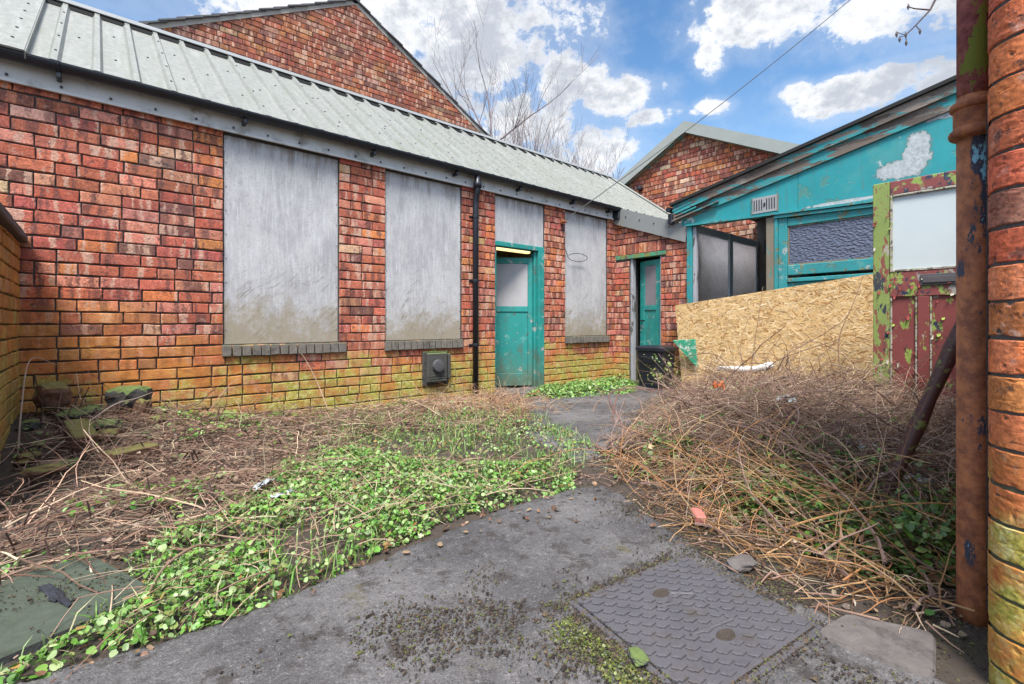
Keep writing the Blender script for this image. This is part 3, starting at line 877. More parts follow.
for x in (-.20, .93, 2.07, 3.05, 4.0, 5.0, 5.8):
    mb = MB()
    pts = [(x, GY + (GR + .004) * math.cos(math.pi + math.pi * k / 8), GZ + (GR + .004) * math.sin(math.pi + math.pi * k / 8)) for k in range(9)]
    for k in range(8):
        mb.tube([pts[k], pts[k + 1]], .007, 6)
    mb.box(x - .014, x + .014, GY - .02, WALL - .031, GZ - .095, GZ - .058, bv=.004)
    mb.build('bracket', M['black'], gut)
mb = MB()
mb.lathe([(.05, .0), (.05, .05), (.038, .07), (.034, .14)], (3.335, GY, GZ - .18), 14)
mb.tube([(3.335, GY, 2.46), (3.335, GY, 2.42), (3.338, GY + .02, 2.36), (3.34, WALL - .062, 2.30), (3.342, WALL - .058, 2.24), (3.342, WALL - .056, .05)], .034, 14)
dp = mb.build('downpipe', M['black'], ws, smooth=True)
for z in (2.10, .60, 1.35):
    mb = MB(); mb.lathe([(.0365, 0), (.0405, .004), (.0405, .028), (.0365, .032)], (3.342, WALL - .056, z), 14)
    mb.box(3.275, 3.41, WALL - .022, WALL - .012, z + .004, z + .026, bv=.002)
    mb.build('bracket', M['black'], dp)
# end of gutter: grimy joint
part('gutter_outlet', M['black'], gut, (BACK - .09, BACK - .015, GY - .03, GY + .09, GZ - .17, GZ - .05), bv=.012)

# first doorway
part('transom_board', M['board'], ws, (D1[0] + .006, D1[1] - .004, WALL + .014, WALL + .03, 1.885, 2.438), bv=.002)
mb = MB()
mb.box(D1[0] - .0, D1[1] - .0, WALL - .006, WALL + .10, 1.825, 1.882, bv=.004)
mb.box(D1[1] - .105, D1[1] - .002, WALL - .010, WALL + .10, 0, 1.824, bv=.006)
mb.box(D1[1] - .150, D1[1] - .106, WALL + .03, WALL + .10, 0, 1.824, bv=.006)
mb.box(D1[0] + .002, D1[0] + .05, WALL + .03, WALL + .10, 0, 1.824, bv=.006)
mb.build('door_frame', M['teal'], ws)
part('threshold', M['stone_pale'], ws, (D1[0] - .03, D1[1] + .02, WALL - .09, WALL + .12, -.1, .03), bv=.012)

def leaf_door(name, hinge, ang, w, z0, z1, split, pmat, umat, parent, th=.042, st=.09):
    """ledged leaf: full face sheet below, plywood above, framed in painted timber; runs from the hinge along ang"""
    ax = Vector((math.cos(ang), math.sin(ang), 0)); ay = Vector((-math.sin(ang), math.cos(ang), 0)); az = Vector((0, 0, 1))
    def bx(mb, u0, u1, n0, n1, a, b, bv=.004):
        c = Vector(hinge) + ax * ((u0 + u1) / 2) + ay * ((n0 + n1) / 2) + az * ((a + b) / 2)
        mb.obox(c, (ax, ay, az), (abs(u1 - u0) / 2, abs(n1 - n0) / 2, (b - a) / 2), bv)
    mb = MB()
    bx(mb, 0, st, -th / 2, th / 2, z0, z1); bx(mb, w - st, w, -th / 2, th / 2, z0, z1)
    bx(mb, st, w - st, -th / 2, th / 2, z1 - .08, z1); bx(mb, st, w - st, -th / 2, th / 2, z0, z0 + .17)
    bx(mb, st, w - st, -th / 2, th / 2, split - .035, split + .035)
    d = mb.build(name, pmat, parent)
    mb = MB(); bx(mb, st, w - st, -th / 2 + .012, th / 2 - .012, z0 + .17, split - .035); mb.build('lower_panel', pmat, d)
    mb = MB(); bx(mb, st, w - st, -th / 2 + .008, th / 2 - .008, split + .035, z1 - .08); mb.build('upper_panel', umat, d)
    mb = MB()
    p = Vector(hinge) + ax * (w - .05) + az * (z0 + .88)
    mb.tube([p - ay * (th / 2 + .045), p + ay * (th / 2 + .045)], .012, 8)
    for sg in (-1, 1):
        mb.tube([p + ay * sg * (th / 2 + .04), p + ay * sg * (th / 2 + .042) - ax * .09], .011, 8)
    mb.build('handle', M['black'], d)
    return d
leaf_door('door', (D1[1] - .15, WALL + .075, 0), math.pi - rad(33), .72, .045, 1.735, 1.055, M['teal'], M['ply_in'], ws, st=.06)

# rooms behind the doors
def room(name, x0, x1, y0, y1, z1, wm, cm):
    t = .03
    a = part(name, wm, ws, (x0 - t, x0, y0, y1, 0, z1), (x1, x1 + t, y0, y1, 0, z1), (x0 - t, x1 + t, y1, y1 + t, 0, z1), bv=0)
    part('ceiling', cm, a, (x0 - t, x1 + t, y0, y1 + t, z1 + .002, z1 + .03), bv=0)
    part('inner_floor', M['grey_plaster'], a, (x0, x1, y0, y1, -.05, .022), bv=0)
room('inner_room', 2.9, 5.6, WALL + .23, 6.6, 2.08, M['cream'], M['cream'])
lt = thing('ceiling_light', 'lit yellowish strip light on the ceiling inside the first doorway', 'light', (4.85, 5.67, 2.07))
part('diffuser', M['lamp'], lt, (4.45, 5.25, 5.63, 5.71, 1.99, 2.02), bv=.01)
part('housing', M['pane_white'], lt, (4.42, 5.28, 5.58, 5.76, 2.021, 2.078), bv=.004)

# second doorway
part('lintel', M['lintel'], ws, (BACK - .012, BACK + .10, 3.70, 4.565, 1.842, 1.90), bv=.004, jit=.003)
part('jamb', M['greywood'], ws, (BACK + .02, BACK + .10, 4.27, 4.312, 0, 1.838), (BACK + .02, BACK + .10, 3.783, 3.81, 0, 1.838), bv=.004)
leaf_door('door', (BACK + .07, 3.81, 0), math.pi / 2 - rad(14), .43, .03, 1.80, 1.10, M['teal'], M['ply_dark'], ws, st=.10)
part('added_bounce_wall', M['pane_white'], ws, (BACK + .22, 8.1, 3.70, 3.728, 0, 2.1), bv=0)  # unseen white wall added to bounce daylight into the side screen panes
part('porch_room', M['grey_plaster'], ws, (7.5, 7.53, 3.73, 4.57, 0, 2.0), (BACK + .22, 7.5, 4.55, 4.572, 0, 2.0), (BACK + .22, 7.5, 3.73, 4.55, 2.0, 2.03), bv=0)

# flue terminal below the middle board
fl = MB()
fl.box(2.655, 2.975, WALL - .035, WALL - .012, .19, .56, bv=.006)
fl.box(2.69, 2.94, WALL - .080, WALL - .036, .22, .545, bv=.012)
for q in range(3): fl.box(2.70, 2.93, WALL - .084, WALL - .0805, .235 + q * .026, .247 + q * .026, bv=.001)
fb = fl.build('flue_terminal', M['stone_dark'], ws)
fl = MB()
fl.tube([(2.81, WALL - .085, .405), (2.81, WALL - .095, .405), (2.81, WALL - .120, .405), (2.81, WALL - .124, .405)], [.070, .070, .062, .03], 18)
fl.build('cowl', M['slate'], fb)
part('hinge', M['stone_dark'], fb, (2.955, 2.985, WALL - .08, WALL - .036, .25, .53), bv=.006)

# cables
mb = MB()
p0 = Vector((4.845, WALL - .06, 2.28)); p1 = p0 + (Vector((1.17545, .30631, .675)) * 7.9 + Vector((0, 0, .86)) - p0) * 1.35
mb.tube([p0.lerp(p1, t / 24) + Vector((0, 0, -.9 * (t / 24) * (1 - t / 24))) * .55 for t in range(25)], .0065, 6)
tag(mb.build('overhead_cable', M['cable'], org=p0), 'thin dark overhead cable running up from the wall bracket across the sky', 'cable')
b = MB(); b.box(4.82, 4.87, WALL - .03, WALL - .01, 2.24, 2.32, bv=.004)
b.tube([(4.845, WALL - .03, 2.28), (4.845, WALL - .075, 2.28)], .012, 8); b.tube([(4.80, WALL - .06, 2.265), (4.89, WALL - .06, 2.265)], .016, 8)
b.build('cable_bracket', M['rust2'], ws)
mb = MB()
pts = [(4.855, WALL - .06, 2.26), (4.86, WALL - .04, 2.15), (4.90, WALL - .03, 1.90), (4.93, WALL - .04, 1.82)]
for k in range(17):
    a = -math.pi * .9 + 2 * math.pi * k / 16 * .92
    pts.append((5.14 + .20 * math.cos(a), WALL - .05 - .03 * math.sin(a), 1.80 + .052 * math.sin(a)))
mb.tube(pts, .0045, 5)
tag(mb.build('wire_loop', M['cable'], org=(4.9, WALL, 2.2)), 'loop of thin black wire hanging in front of the third board', 'wire')

# ------------------------------------------------------------------ yard walls
yw = thing('boundary_wall', 'low algae stained brick wall with dark coping at the left edge of the yard', 'wall', (-.4, 3, 0))
mb = MB(); mb.cur = 1
lay_bricks(mb, frame_xp(-.40), lambda z: (2.9, WALL - .014), 0, 1.40, [], PAL_BUFF)
mb.cur = 0
wall_body(mb, frame_xp(-.40), 2.9, WALL - .014, -.3, 1.40, [], .215, -.004)
mb.build('wall', [M['mortar_green'], M['brick_yard']], yw)
mb = MB(); y = 2.88
while y < WALL - .03:
    w = min(.45, WALL - .016 - y)
    mb.box(-.66, -.352, y, y + w - .004, 1.402, 1.455, bv=.008, jit=.003); y += .45
mb.build('coping', M['slate'], yw)

pr = thing('yard_wall', 'tall orange brick wall with rounded corner at the right edge', 'wall', (1.6, .1, 0))
mb = MB(); mb.cur = 1
r_ = .085; X0, Y0 = 1.565, .123; HP = 3.2
arcL = r_ * math.pi / 2
def pier_pt(s, v, n):
    """s runs along the end face, round the bullnose, then along the yard side"""
    if s < 0: return (X0 - n, Y0 - r_ + s, v)
    if s < arcL:
        a = s / r_
        return (X0 + r_ - (r_ + n) * math.cos(a), Y0 - r_ + (r_ + n) * math.sin(a), v)
    return (X0 + r_ + (s - arcL), Y0 + n, v)
def pier_brick(s0, s1, z0, z1):
    t = pick(PAL_PIER); rnd = R.random(); ns = max(6, int((s1 - s0) / .004)); nv = 30
    vs = []; lay = []; dep = R.uniform(-.002, .004)
    sk = R.uniform(-.004, .004)
    for j in range(nv + 1):
        for i in range(ns + 1):
            a = s0 + (s1 - s0) * i / ns; b = z0 + (z1 - z0) * j / nv + sk * (i / ns - .5)
            e = min(a - s0, s1 - a, b - z0, z1 - b)
            e = max(0, e)
            q = Vector((a * 1.0 + rnd * 9, b, rnd * 5))
            nn = .0042 + dep * .4 - .0042 * (1 - min(1, e / .0018)) ** 2.0 + .0004 * noise.noise(q * 22) + .0008 * noise.noise(q * 95) - .012 * max(0, noise.noise(q * 60) - .38) - .004 * max(0, noise.noise(Vector((q.x * 20, q.y * 90, q.z))) - .35)
            wob = .004 * noise.noise(q * 18) + .002 * noise.noise(q * 60)
            vs.append(pier_pt(a, b + wob * (1 if 0 < j < nv else .6), nn)); lay.append((a, b, rnd))
    fs = [(j * (ns + 1) + i, j * (ns + 1) + i + 1, (j + 1) * (ns + 1) + i + 1, (j + 1) * (ns + 1) + i) for j in range(nv) for i in range(ns)]
    mb.add(vs, fs, t, lay)
z = -.03; k = 0
while z < HP:
    if k % 2: cuts = [-.34, -.115, arcL + .02, arcL + .245]
    else: cuts = [-.45, -.225, -.01 - .0, arcL + .105, arcL + .22]
    if k % 2 == 0: cuts = [-.42, -.20, arcL + .10, arcL + .325]
    for a, b_ in zip(cuts, cuts[1:]): pier_brick(a + .003, b_ - .003, z + .001, z + COURSE - .0055 + R.uniform(-.001, .001))
    z += COURSE; k += 1
lay_bricks(mb, frame_yp(Y0), lambda z: (X0 + r_ + .33, BACK - .05 if z < 1.62 else 2.6), -.03, HP, [], PAL_RED)
lay_bricks(mb, frame_x(X0), lambda z: (-2.6, Y0 - r_ - .42), -.03, HP, [], PAL_PIER)
mb.cur = 0
ss = [-2.62, 0] + [arcL * q / 8 for q in range(1, 9)] + [2.6 - X0 - r_ + arcL]
for a, b_ in zip(ss, ss[1:]):
    mb.add([pier_pt(a, -.3, .001), pier_pt(b_, -.3, .001), pier_pt(b_, HP, .001), pier_pt(a, HP, .001)], [(0, 1, 2, 3)])
mb.prism([(X0, -2.62), (X0 + .30, -2.62), (X0 + .30, -.12), (2.6, -.12), (2.6, Y0), (X0 + r_, Y0), (X0 + .025, Y0 - .025), (X0, Y0 - r_)], 2, HP, HP + .06)
mb.prism([(X0 + .10, -2.62), (X0 + .30, -2.62), (X0 + .30, -.12), (2.6, -.12), (2.6, 0), (X0 + .10, 0)], 2, -.3, HP)
mb.box(2.601, BACK - .05, -.12, Y0 + .001, -.3, 1.63)
mb.box(2.601, BACK - .05, -.14, Y0 + .03, 1.631, 1.69)
mb.build('wall', [M['mortar'], M['brick_pier']], pr, smooth=False)

dpz = thing('rusty_drainpipe', 'rusty cast iron drainpipe with collar and flaking blue paint beside the brick corner', 'drainpipe', (1.926, .18, 0))
mb = MB(); pc = (1.926, .18)
mb.lathe([(.040, -.02), (.037, .06), (.037, 1.40)], (pc[0], pc[1], 0), 32)
mb.build('lower_pipe', M['rust'], dpz, smooth=True)
mb = MB(); mb.lathe([(.0375, 1.398), (.0375, 1.400), (.048, 1.4005), (.053, 1.405), (.0555, 1.414), (.053, 1.423), (.047, 1.428), (.0445, 1.430), (.0445, 1.432), (.0445, 1.480), (.0445, 1.482), (.049, 1.4825), (.052, 1.487), (.053, 1.494), (.051, 1.501), (.047, 1.505), (.038, 1.506), (.0375, 1.520)], (pc[0], pc[1], 0), 32)
mb.build('collar', M['rust2'], dpz, smooth=True)
mb = MB(); mb.lathe([(.0365, 1.518), (.0365, 3.15)], (pc[0], pc[1], 0), 32)
mb.build('upper_pipe', M['rust'], dpz, smooth=True)
for z in (1.47, .20): part('bracket', M['rust2'], dpz, (pc[0] - .012, pc[0] + .012, Y0 + .008, pc[1] - .03, z, z + .03))
mb = MB(); mb.tube([(1.86, .142, 1.47 - q * .14 + 0) if q < 11 else (1.86, .142, 0) for q in range(11)], .006, 6)
tag(mb.build('thin_cable', M['cable'], org=(1.86, .142, 0)), 'thin dark cable running down behind the rusty drainpipe', 'cable')

# ------------------------------------------------------------------ lean-to
lb = thing('lean_to_shed', 'teal painted lean-to with peeling bargeboard and textured glass windows', 'shed', (6.05, 1.8, 0))
FX = 6.03
part('post', M['teal_worn'], lb, (FX - .03, FX + .06, 3.285, 3.355, 0, 2.17), bv=.004)
part('inner_post', M['greywood'], lb, (FX + .0, FX + .06, 3.235, 3.283, .9, 2.16), bv=.004)
w1 = part('window', M['brownwood'], lb, (FX - .02, FX + .07, 2.255, 2.345, .9, 2.12), bv=.004)
part('frame_edge', M['teal_worn'], w1, (FX - .028, FX + .06, 2.215, 2.253, .9, 2.12), bv=.004)
# head and fascia cladding, two sheets
mb = MB()
def cz(y): return 2.253 + (3.45 - y) * .2153
mb.prism([(2.0, 2.135), (3.43, 2.19), (3.43, cz(3.43)), (2.0, cz(2.0))], 0, FX - .028, FX - .012)
mb.build('fascia_cladding', M['teal_clad'], lb)
mb = MB(); mb.prism([(.14, 2.08), (1.996, 2.135), (1.996, cz(1.996)), (.14, cz(.14))], 0, FX - .029, FX - .012)
mb.build('fascia_cladding', M['teal_clad'], lb)
mb = MB()
mb.prism([(.14, 2.06), (3.36, 2.172), (3.36, 2.192), (.14, 2.085)], 0, FX - .06, FX + .05)
mb.prism([(.14, 2.01), (2.25, 2.095), (2.25, 2.125), (.14, 2.045)], 0, FX - .045, FX + .05)
mb.build('head_trim', M['teal_worn'], lb)
# sash window
sw = MB()
sw.box(FX - .015, FX + .04, 2.115, 2.213, 1.0, 2.09, bv=.005)
sw.box(FX - .015, FX + .04, .35, 2.113, 1.985, 2.075, bv=.005)
sw.box(FX - .015, FX + .04, .35, 2.113, 1.42, 1.535, bv=.005)
sw.box(FX - .022, FX + .045, .35, 2.113, 1.34, 1.385, bv=.005)
sw.box(FX - .015, FX + .04, .25, .349, 1.0, 2.09, bv=.005)
sash = sw.build('window', M['teal_worn'], lb)
part('pane', M['glass_b'], sash, (FX + .008, FX + .014, .345, 2.118, 1.53, 1.99), bv=0)
part('bead', M['brownwood'], sash, (FX - .003, FX + .007, .36, 2.112, 1.536, 1.552), (FX - .003, FX + .007, 2.098, 2.112, 1.553, 1.984), (FX - .003, FX + .007, .36, 2.112, 1.972, 1.984), bv=0)
part('lower_wall', M['teal_worn'], lb, (FX, FX + .1, .14, 3.28, -.1, .98), (FX + .002, FX + .098, .14, 2.25, .981, 1.338), bv=0)
# glazed side screen, seen through the open window
gs = part('side_screen', M['pane_white'], lb, (6.10, 6.15, 3.27, 3.31, .9, 2.2), (7.06, 7.17, 3.26, 3.31, .9, 2.2), (8.02, 8.08, 3.27, 3.31, .9, 2.2), (6.151, 7.059, 3.272, 3.308, 2.10, 2.2), (7.171, 8.019, 3.272, 3.308, 2.10, 2.2), bv=.004)
for (x0, x1) in ((6.151, 7.059), (7.171, 8.019)):
    mb = MB(); mb.add([(x0, 3.289, .9), (x1, 3.289, .9), (x1, 3.289, 2.099), (x0, 3.289, 2.099)], [(0, 1, 2, 3)])
    mb.build('pane', M['glass_a'], gs)
part('inner_wall', M['grey_plaster'], lb, (8.10, 8.14, .14, 3.3, 0, 2.6), (FX + .1, 8.1, .10, .138, 0, 2.9), bv=0)
part('clutter', M['dark'], lb, (7.6, 7.9, 2.75, 3.0, 1.9, 2.15), (7.3, 8.0, 2.3, 2.4, 0, 1.75), bv=.02)
# bargeboard (two stepped boards), felt roof
def by0(y): return 2.253 + (3.45 - y) * .2153
mb = MB()
mb.prism([(3.50, by0(3.5) + .00), (3.50, by0(3.5) + .13), (.14, by0(.14) + .13), (.14, by0(.14) + .0)], 0, FX - .055, FX - .03)
bgb = mb.build('bargeboard', M['barge'], lb)
mb = MB()
mb.prism([(3.52, by0(3.52) + .128), (3.52, by0(3.52) + .235), (.14, by0(.14) + .235), (.14, by0(.14) + .128)], 0, FX - .085, FX - .03)
mb.build('upper_board', M['barge'], bgb)
mb = MB()
for q in range(5):
    y1 = 3.55 - R.uniform(0, .04); y0 = y1 - R.uniform(.3, .75); o = .02 + q * .045
    mb.prism([(y1, by0(y1) + o), (y1, by0(y1) + o + .022), (y0, by0(y0) + o + .03), (y0, by0(y0) + o + .014)], 0, FX - .098 + q * .002, FX - .055)
mb.build('split_lath', M['barge'], bgb)
mb = MB()
mb.prism([(3.56, by0(3.56) + .238), (3.56, by0(3.56) + .275), (.06, by0(.06) + .275), (.06, by0(.06) + .238)], 0, FX - .12, FX + .06)
mb.prism([(3.32, by0(3.32) + .238), (3.32, by0(3.32) + .275), (.06, by0(.06) + .275), (.06, by0(.06) + .238)], 0, FX + .06, 8.16)
mb.build('roof', M['felt'], lb)
mb = MB()
mb.tube([(FX - .13, 3.575, by0(3.5) + .18), (FX + .25, 3.575, by0(3.5) + .18)], .035, 10)
mb.box(FX - .10, FX - .04, 3.53, 3.60, by0(3.5) - .02, by0(3.5) + .13, bv=.015)
mb.build('gutter', M['black'], lb)
# hit and miss vent
mb = MB(); mb.box(FX - .036, FX - .030, 2.215, 2.495, 2.185, 2.375, bv=.002); mb.cur = 1
for q in range(9):
    y = 2.24 + q * .0285
    if q in (4,): continue
    mb.box(FX - .0375, FX - .0362, y, y + .012, 2.215, 2.345, bv=0)
vg = mb.build('vent', [M['grille'], M['screw']], lb)
for y in (2.204, 2.496): part('vent_frame', M['brownwood'], vg, (FX - .042, FX - .0295, y, y + .010, 2.175, 2.385), bv=.001)
part('vent_knob', M['black'], vg, (FX - .046, FX - .037, 2.345, 2.365, 2.26, 2.30), bv=.003)

# ------------------------------------------------------------------ strand board leaning on the lean-to
def osb():
    ang = rad(6.6)
    ub = Vector((0, -math.cos(ang), math.sin(ang))); vb_ = Vector((0.03, math.sin(ang), math.cos(ang)))
    nb = Vector((-1, 0, .03)).normalized()
    o = Vector((5.87, 3.33, -.12)); Lw, Hh = 2.6, 1.24
    root = thing('strand_board', 'raw yellow chipboard sheet leaning across the front of the teal lean-to', 'board', o)
    mb = MB()
    mb.obox(o + ub * (Lw / 2) + vb_ * (Hh / 2) - nb * .012, (ub, vb_, nb), (Lw / 2, Hh / 2, .011), .001, 0, (.50, .34, .17))
    pal = [(.62, .42, .20), (.58, .38, .17), (.66, .47, .25), (.52, .32, .14), (.72, .54, .32), (.36, .19, .07), (.63, .42, .19), (.66, .46, .24), (.60, .40, .19)]
    for i in range(6500):
        a, b = R.uniform(.0, Lw), R.uniform(.0, Hh)
        l = R.uniform(.03, .12) / 2; w = R.uniform(.006, .024) / 2
        t = R.gauss(0, .75)
        ca, sa = math.cos(t), math.sin(t)
        q = [(-l, -w * R.uniform(.3, 1)), (l * R.uniform(.7, 1), -w), (l, w * R.uniform(.2, 1)), (-l * R.uniform(.7, 1), w)]
        hgt = R.uniform(.0003, .0026); tl = R.uniform(-.0008, .0008)
        vs = []
        for k, (x, y) in enumerate(q):
            uu = min(Lw, max(0, a + x * ca - y * sa)); vv = min(Hh, max(0, b + x * sa + y * ca))
            vs.append(tuple(o + ub * uu + vb_ * vv + nb * (hgt + (tl if k < 2 else -tl))))
        c = R.choice(pal); k = R.uniform(.9, 1.08)
        mb.add(vs, [(0, 1, 2, 3)], (c[0] * k, c[1] * k, c[2] * k))
    mb.build('panel', M['osb'], root)
osb()

# ------------------------------------------------------------------ old panelled door propped in front
od = thing('old_door', 'old panelled door with peeling red and lime paint and a blank white pane', 'door', (5.1, .775, 0))
DX = 5.10; DL, DR = 1.107, .43
part('stile', M['door_green'], od, (DX, DX + .045, DL - .115, DL, .0, 2.07), bv=.004, jit=.002)
part('stile', M['door_green'], od, (DX, DX + .045, DR, DR + .11, .0, 2.07), bv=.004)
part('top_rail', M['door_mix'], od, (DX, DX + .045, DR + .111, DL - .116, 1.955, 2.069), bv=.004)
part('mid_rail', M['door_mix'], od, (DX + .001, DX + .044, DR + .111, DL - .116, 1.09, 1.30), bv=.004)
part('bottom_rail', M['door_red'], od, (DX + .001, DX + .044, DR + .111, DL - .116, .0, .2), bv=.004)
part('muntin', M['door_red'], od, (DX + .001, DX + .044, .735, .81, .201, 1.089), bv=.004)
for (a, b) in ((DR + .111, .734), (.811, DL - .116)):
    p_ = part('panel', M['door_red'], od, (DX + .018, DX + .03, a, b, .201, 1.089), bv=0)
    part('moulding', M['bead'], p_, (DX + .006, DX + .017, a + .001, a + .014, .201, 1.089), (DX + .006, DX + .017, b - .014, b - .001, .201, 1.089), bv=.003)
pn = part('pane', M['pane_white'], od, (DX + .018, DX + .026, DR + .111, DL - .116, 1.301, 1.954), bv=0)
part('bead', M['bead'], pn, (DX - .004, DX + .017, DL - .134, DL - .117, 1.301, 1.95), (DX - .002, DX + .017, DR + .112, DL - .135, 1.935, 1.953), (DX - .004, DX + .017, DR + .112, DL - .135, 1.302, 1.318), bv=.003, jit=.002)
lp = part('letter_plate', M['slate'], od, (DX - .012, DX + .0, DR + .13, DR + .36, 1.175, 1.265), bv=.004)
part('flap', M['iron'], lp, (DX - .020, DX - .0125, DR + .145, DR + .345, 1.195, 1.245), bv=.003)
def curls():
    mb = MB()
    for i in range(60):
        y = R.uniform(DR + .12, DL - .01); z = R.uniform(.25, 1.95)
        if 1.3 < z and y < DL - .13: continue
        s = R.uniform(.012, .04); w = R.uniform(.008, .03)
        vs = []
        for k in range(4):
            a = k / 3; out = .003 + .018 * a * a
            x = DX - out + (.015 if .2 < z < 1.09 and y < DL - .13 else 0)
            vs += [(x, y, z - s * a), (x, y + w * (1 - .3 * a), z - s * a - .006)]
        c = R.choice([(.24, .05, .045), (.28, .36, .08), (.4, .37, .3), (.17, .035, .03)])
        mb.add(vs, [(2 * k, 2 * k + 1, 2 * k + 3, 2 * k + 2) for k in range(3)], c)
    mb.build('paint_curl', M['stem'], od)
curls()

# leaning pole behind the drainpipe
mb = MB()
a, b = Vector((2.70, .565, -.03)), Vector((3.09, .195, 1.30))
pts = []
for k in range(13):
    t = k / 12
    p = a.lerp(b, t) + Vector((.008 * math.sin(t * 7), .008 * math.sin(t * 5 + 1), 0)); pts.append(p)
mb.tube(pts, [.030 + .004 * math.sin(k * 2.1) for k in range(13)], 12)
tag(mb.build('leaning_pole', M['pole'], org=a, smooth=True), 'dark reddish pole leaning out of the brambles behind the rusty drainpipe', 'pole')

# ------------------------------------------------------------------ buildings behind
# shed gable beyond the lean-to, facing the yard
rg = thing('gable_shed', 'brick shed gable with a broad grey metal verge behind the lean-to roof', 'building', (8.2, 4.4, 0))
GX = 8.2; AY, AZ = 4.44 * GX / 8.0, .86 + (4.33 - .86) * GX / 8.0; SL = .51
mb = MB(); mb.cur = 1
lay_bricks(mb, frame_x(GX), lambda z: (AY - (AZ - z) / SL, AY + (AZ - z) / SL), 2.0, AZ - .03, [], PAL_MIX)
mb.cur = 0
hw = (AZ - 0) / SL
mb.prism([(AY - 3.2, -.2), (AY + 1.9, -.2), (AY + 1.9, AZ - 1.9 * SL), (AY, AZ), (AY - 3.2, AZ - 3.2 * SL)], 0, GX + .004, GX + .3)
mb.build('wall', [M['mortar'], M['brick_high']], rg)
mb = MB()
for sg, ln in ((1, 1.95), (-1, 3.3)):
    d = Vector((0, sg, -SL)).normalized(); n_ = Vector((0, sg * SL, 1)).normalized()
    L_ = ln / d.y * sg
    c = Vector((GX + 2.0, AY, AZ + .10)) + d * (L_ / 2)
    mb.obox(c, (Vector((1, 0, 0)), d, n_), (2.14, L_ / 2 + .02, .012))
rf = mb.build('roof', M['roof'], rg)
mb = MB()
for sg, ln in ((1, 1.95), (-1, 3.3)):
    y1 = AY + sg * ln
    mb.prism([(AY, AZ + .13), (y1, AZ + .13 - ln * SL), (y1, AZ - .075 - ln * SL), (AY, AZ - .075)], 0, GX - .150, GX - .138)
mb.build('verge', M['flash_far'], rf)
mb = MB()
for sg, ln in ((1, 1.95), (-1, 3.3)):
    y1 = AY + sg * ln
    mb.prism([(AY, AZ + .0), (y1, AZ + .0 - ln * SL), (y1, AZ - .085 - ln * SL), (AY, AZ - .085)], 0, GX - .10, GX - .02)
mb.build('barge', M['brownwood'], rf)
mb = MB(); mb.tube([(GX - .01, 5.55, 3.55), (GX - .10, 5.55, 3.55), (GX - .11, 5.55, 3.55)], [.045, .045, .02], 12)
mb.build('vent', M['dark'], rg)

# tall gable with slate verge behind the workshop
gh = thing('gable_house', 'tall weathered brick gable with slate verge behind the metal roof', 'building', (3.4, 8.2, 0))
HY_ = 8.2; AX, AH = 3.42, 6.50; HS = .555
mb = MB(); mb.cur = 1
lay_bricks(mb, frame_y(HY_), lambda z: (max(-.2, AX - (AH - z) / HS), min(6.6, AX + (AH - z) / HS)), 3.3, AH - .02, [], PAL_OLD)
mb.cur = 0
mb.prism([(-.2, -.2), (6.9, -.2), (6.9, AH - 3.48 * HS), (AX, AH), (-.2, AH - 3.62 * HS)], 1, HY_ + .004, HY_ + .3)
mb.build('wall', [M['mortar'], M['brick_high']], gh)
mb = MB()
for sg in (1, -1):
    d = Vector((sg, 0, -HS)).normalized(); n_ = Vector((sg * HS, 0, 1)).normalized()
    k = 0; t = -.02
    while t < 4.15:
        for j in range(1):
            c = Vector((AX, HY_ + 2.2, AH + .045)) + d * (t + .15) + n_ * (.012)
            dd = (d + n_ * -.0).normalized()
            tilt = (d * 1.0 + n_ * .07).normalized(); nn = tilt.cross(Vector((0, 1, 0))) * (1 if sg < 0 else -1)
            mb.obox(c + Vector((0, -.02 + R.uniform(-.02, .02), R.uniform(-.004, .004))), (tilt, Vector((0, 1, 0)), nn.normalized()), (.17, 2.24, .010))
        t += .24
rf = mb.build('roof', M['slate'], gh)
mb = MB()
for sg in (1, -1):
    x1 = AX + sg * 3.6
    mb.prism([(AX, AH + .05), (x1, AH + .05 - 3.6 * HS), (x1, AH - .03 - 3.6 * HS), (AX, AH - .03)], 1, HY_ - .02, HY_ + .02)
mb.build('verge_mortar', M['render'], rf)
mb = MB(); mb.tube([(AX, HY_ - .02, AH + .09), (AX, HY_ + 4.3, AH + .09)], .10, 10); mb.build('ridge_tile', M['slate'], rf)

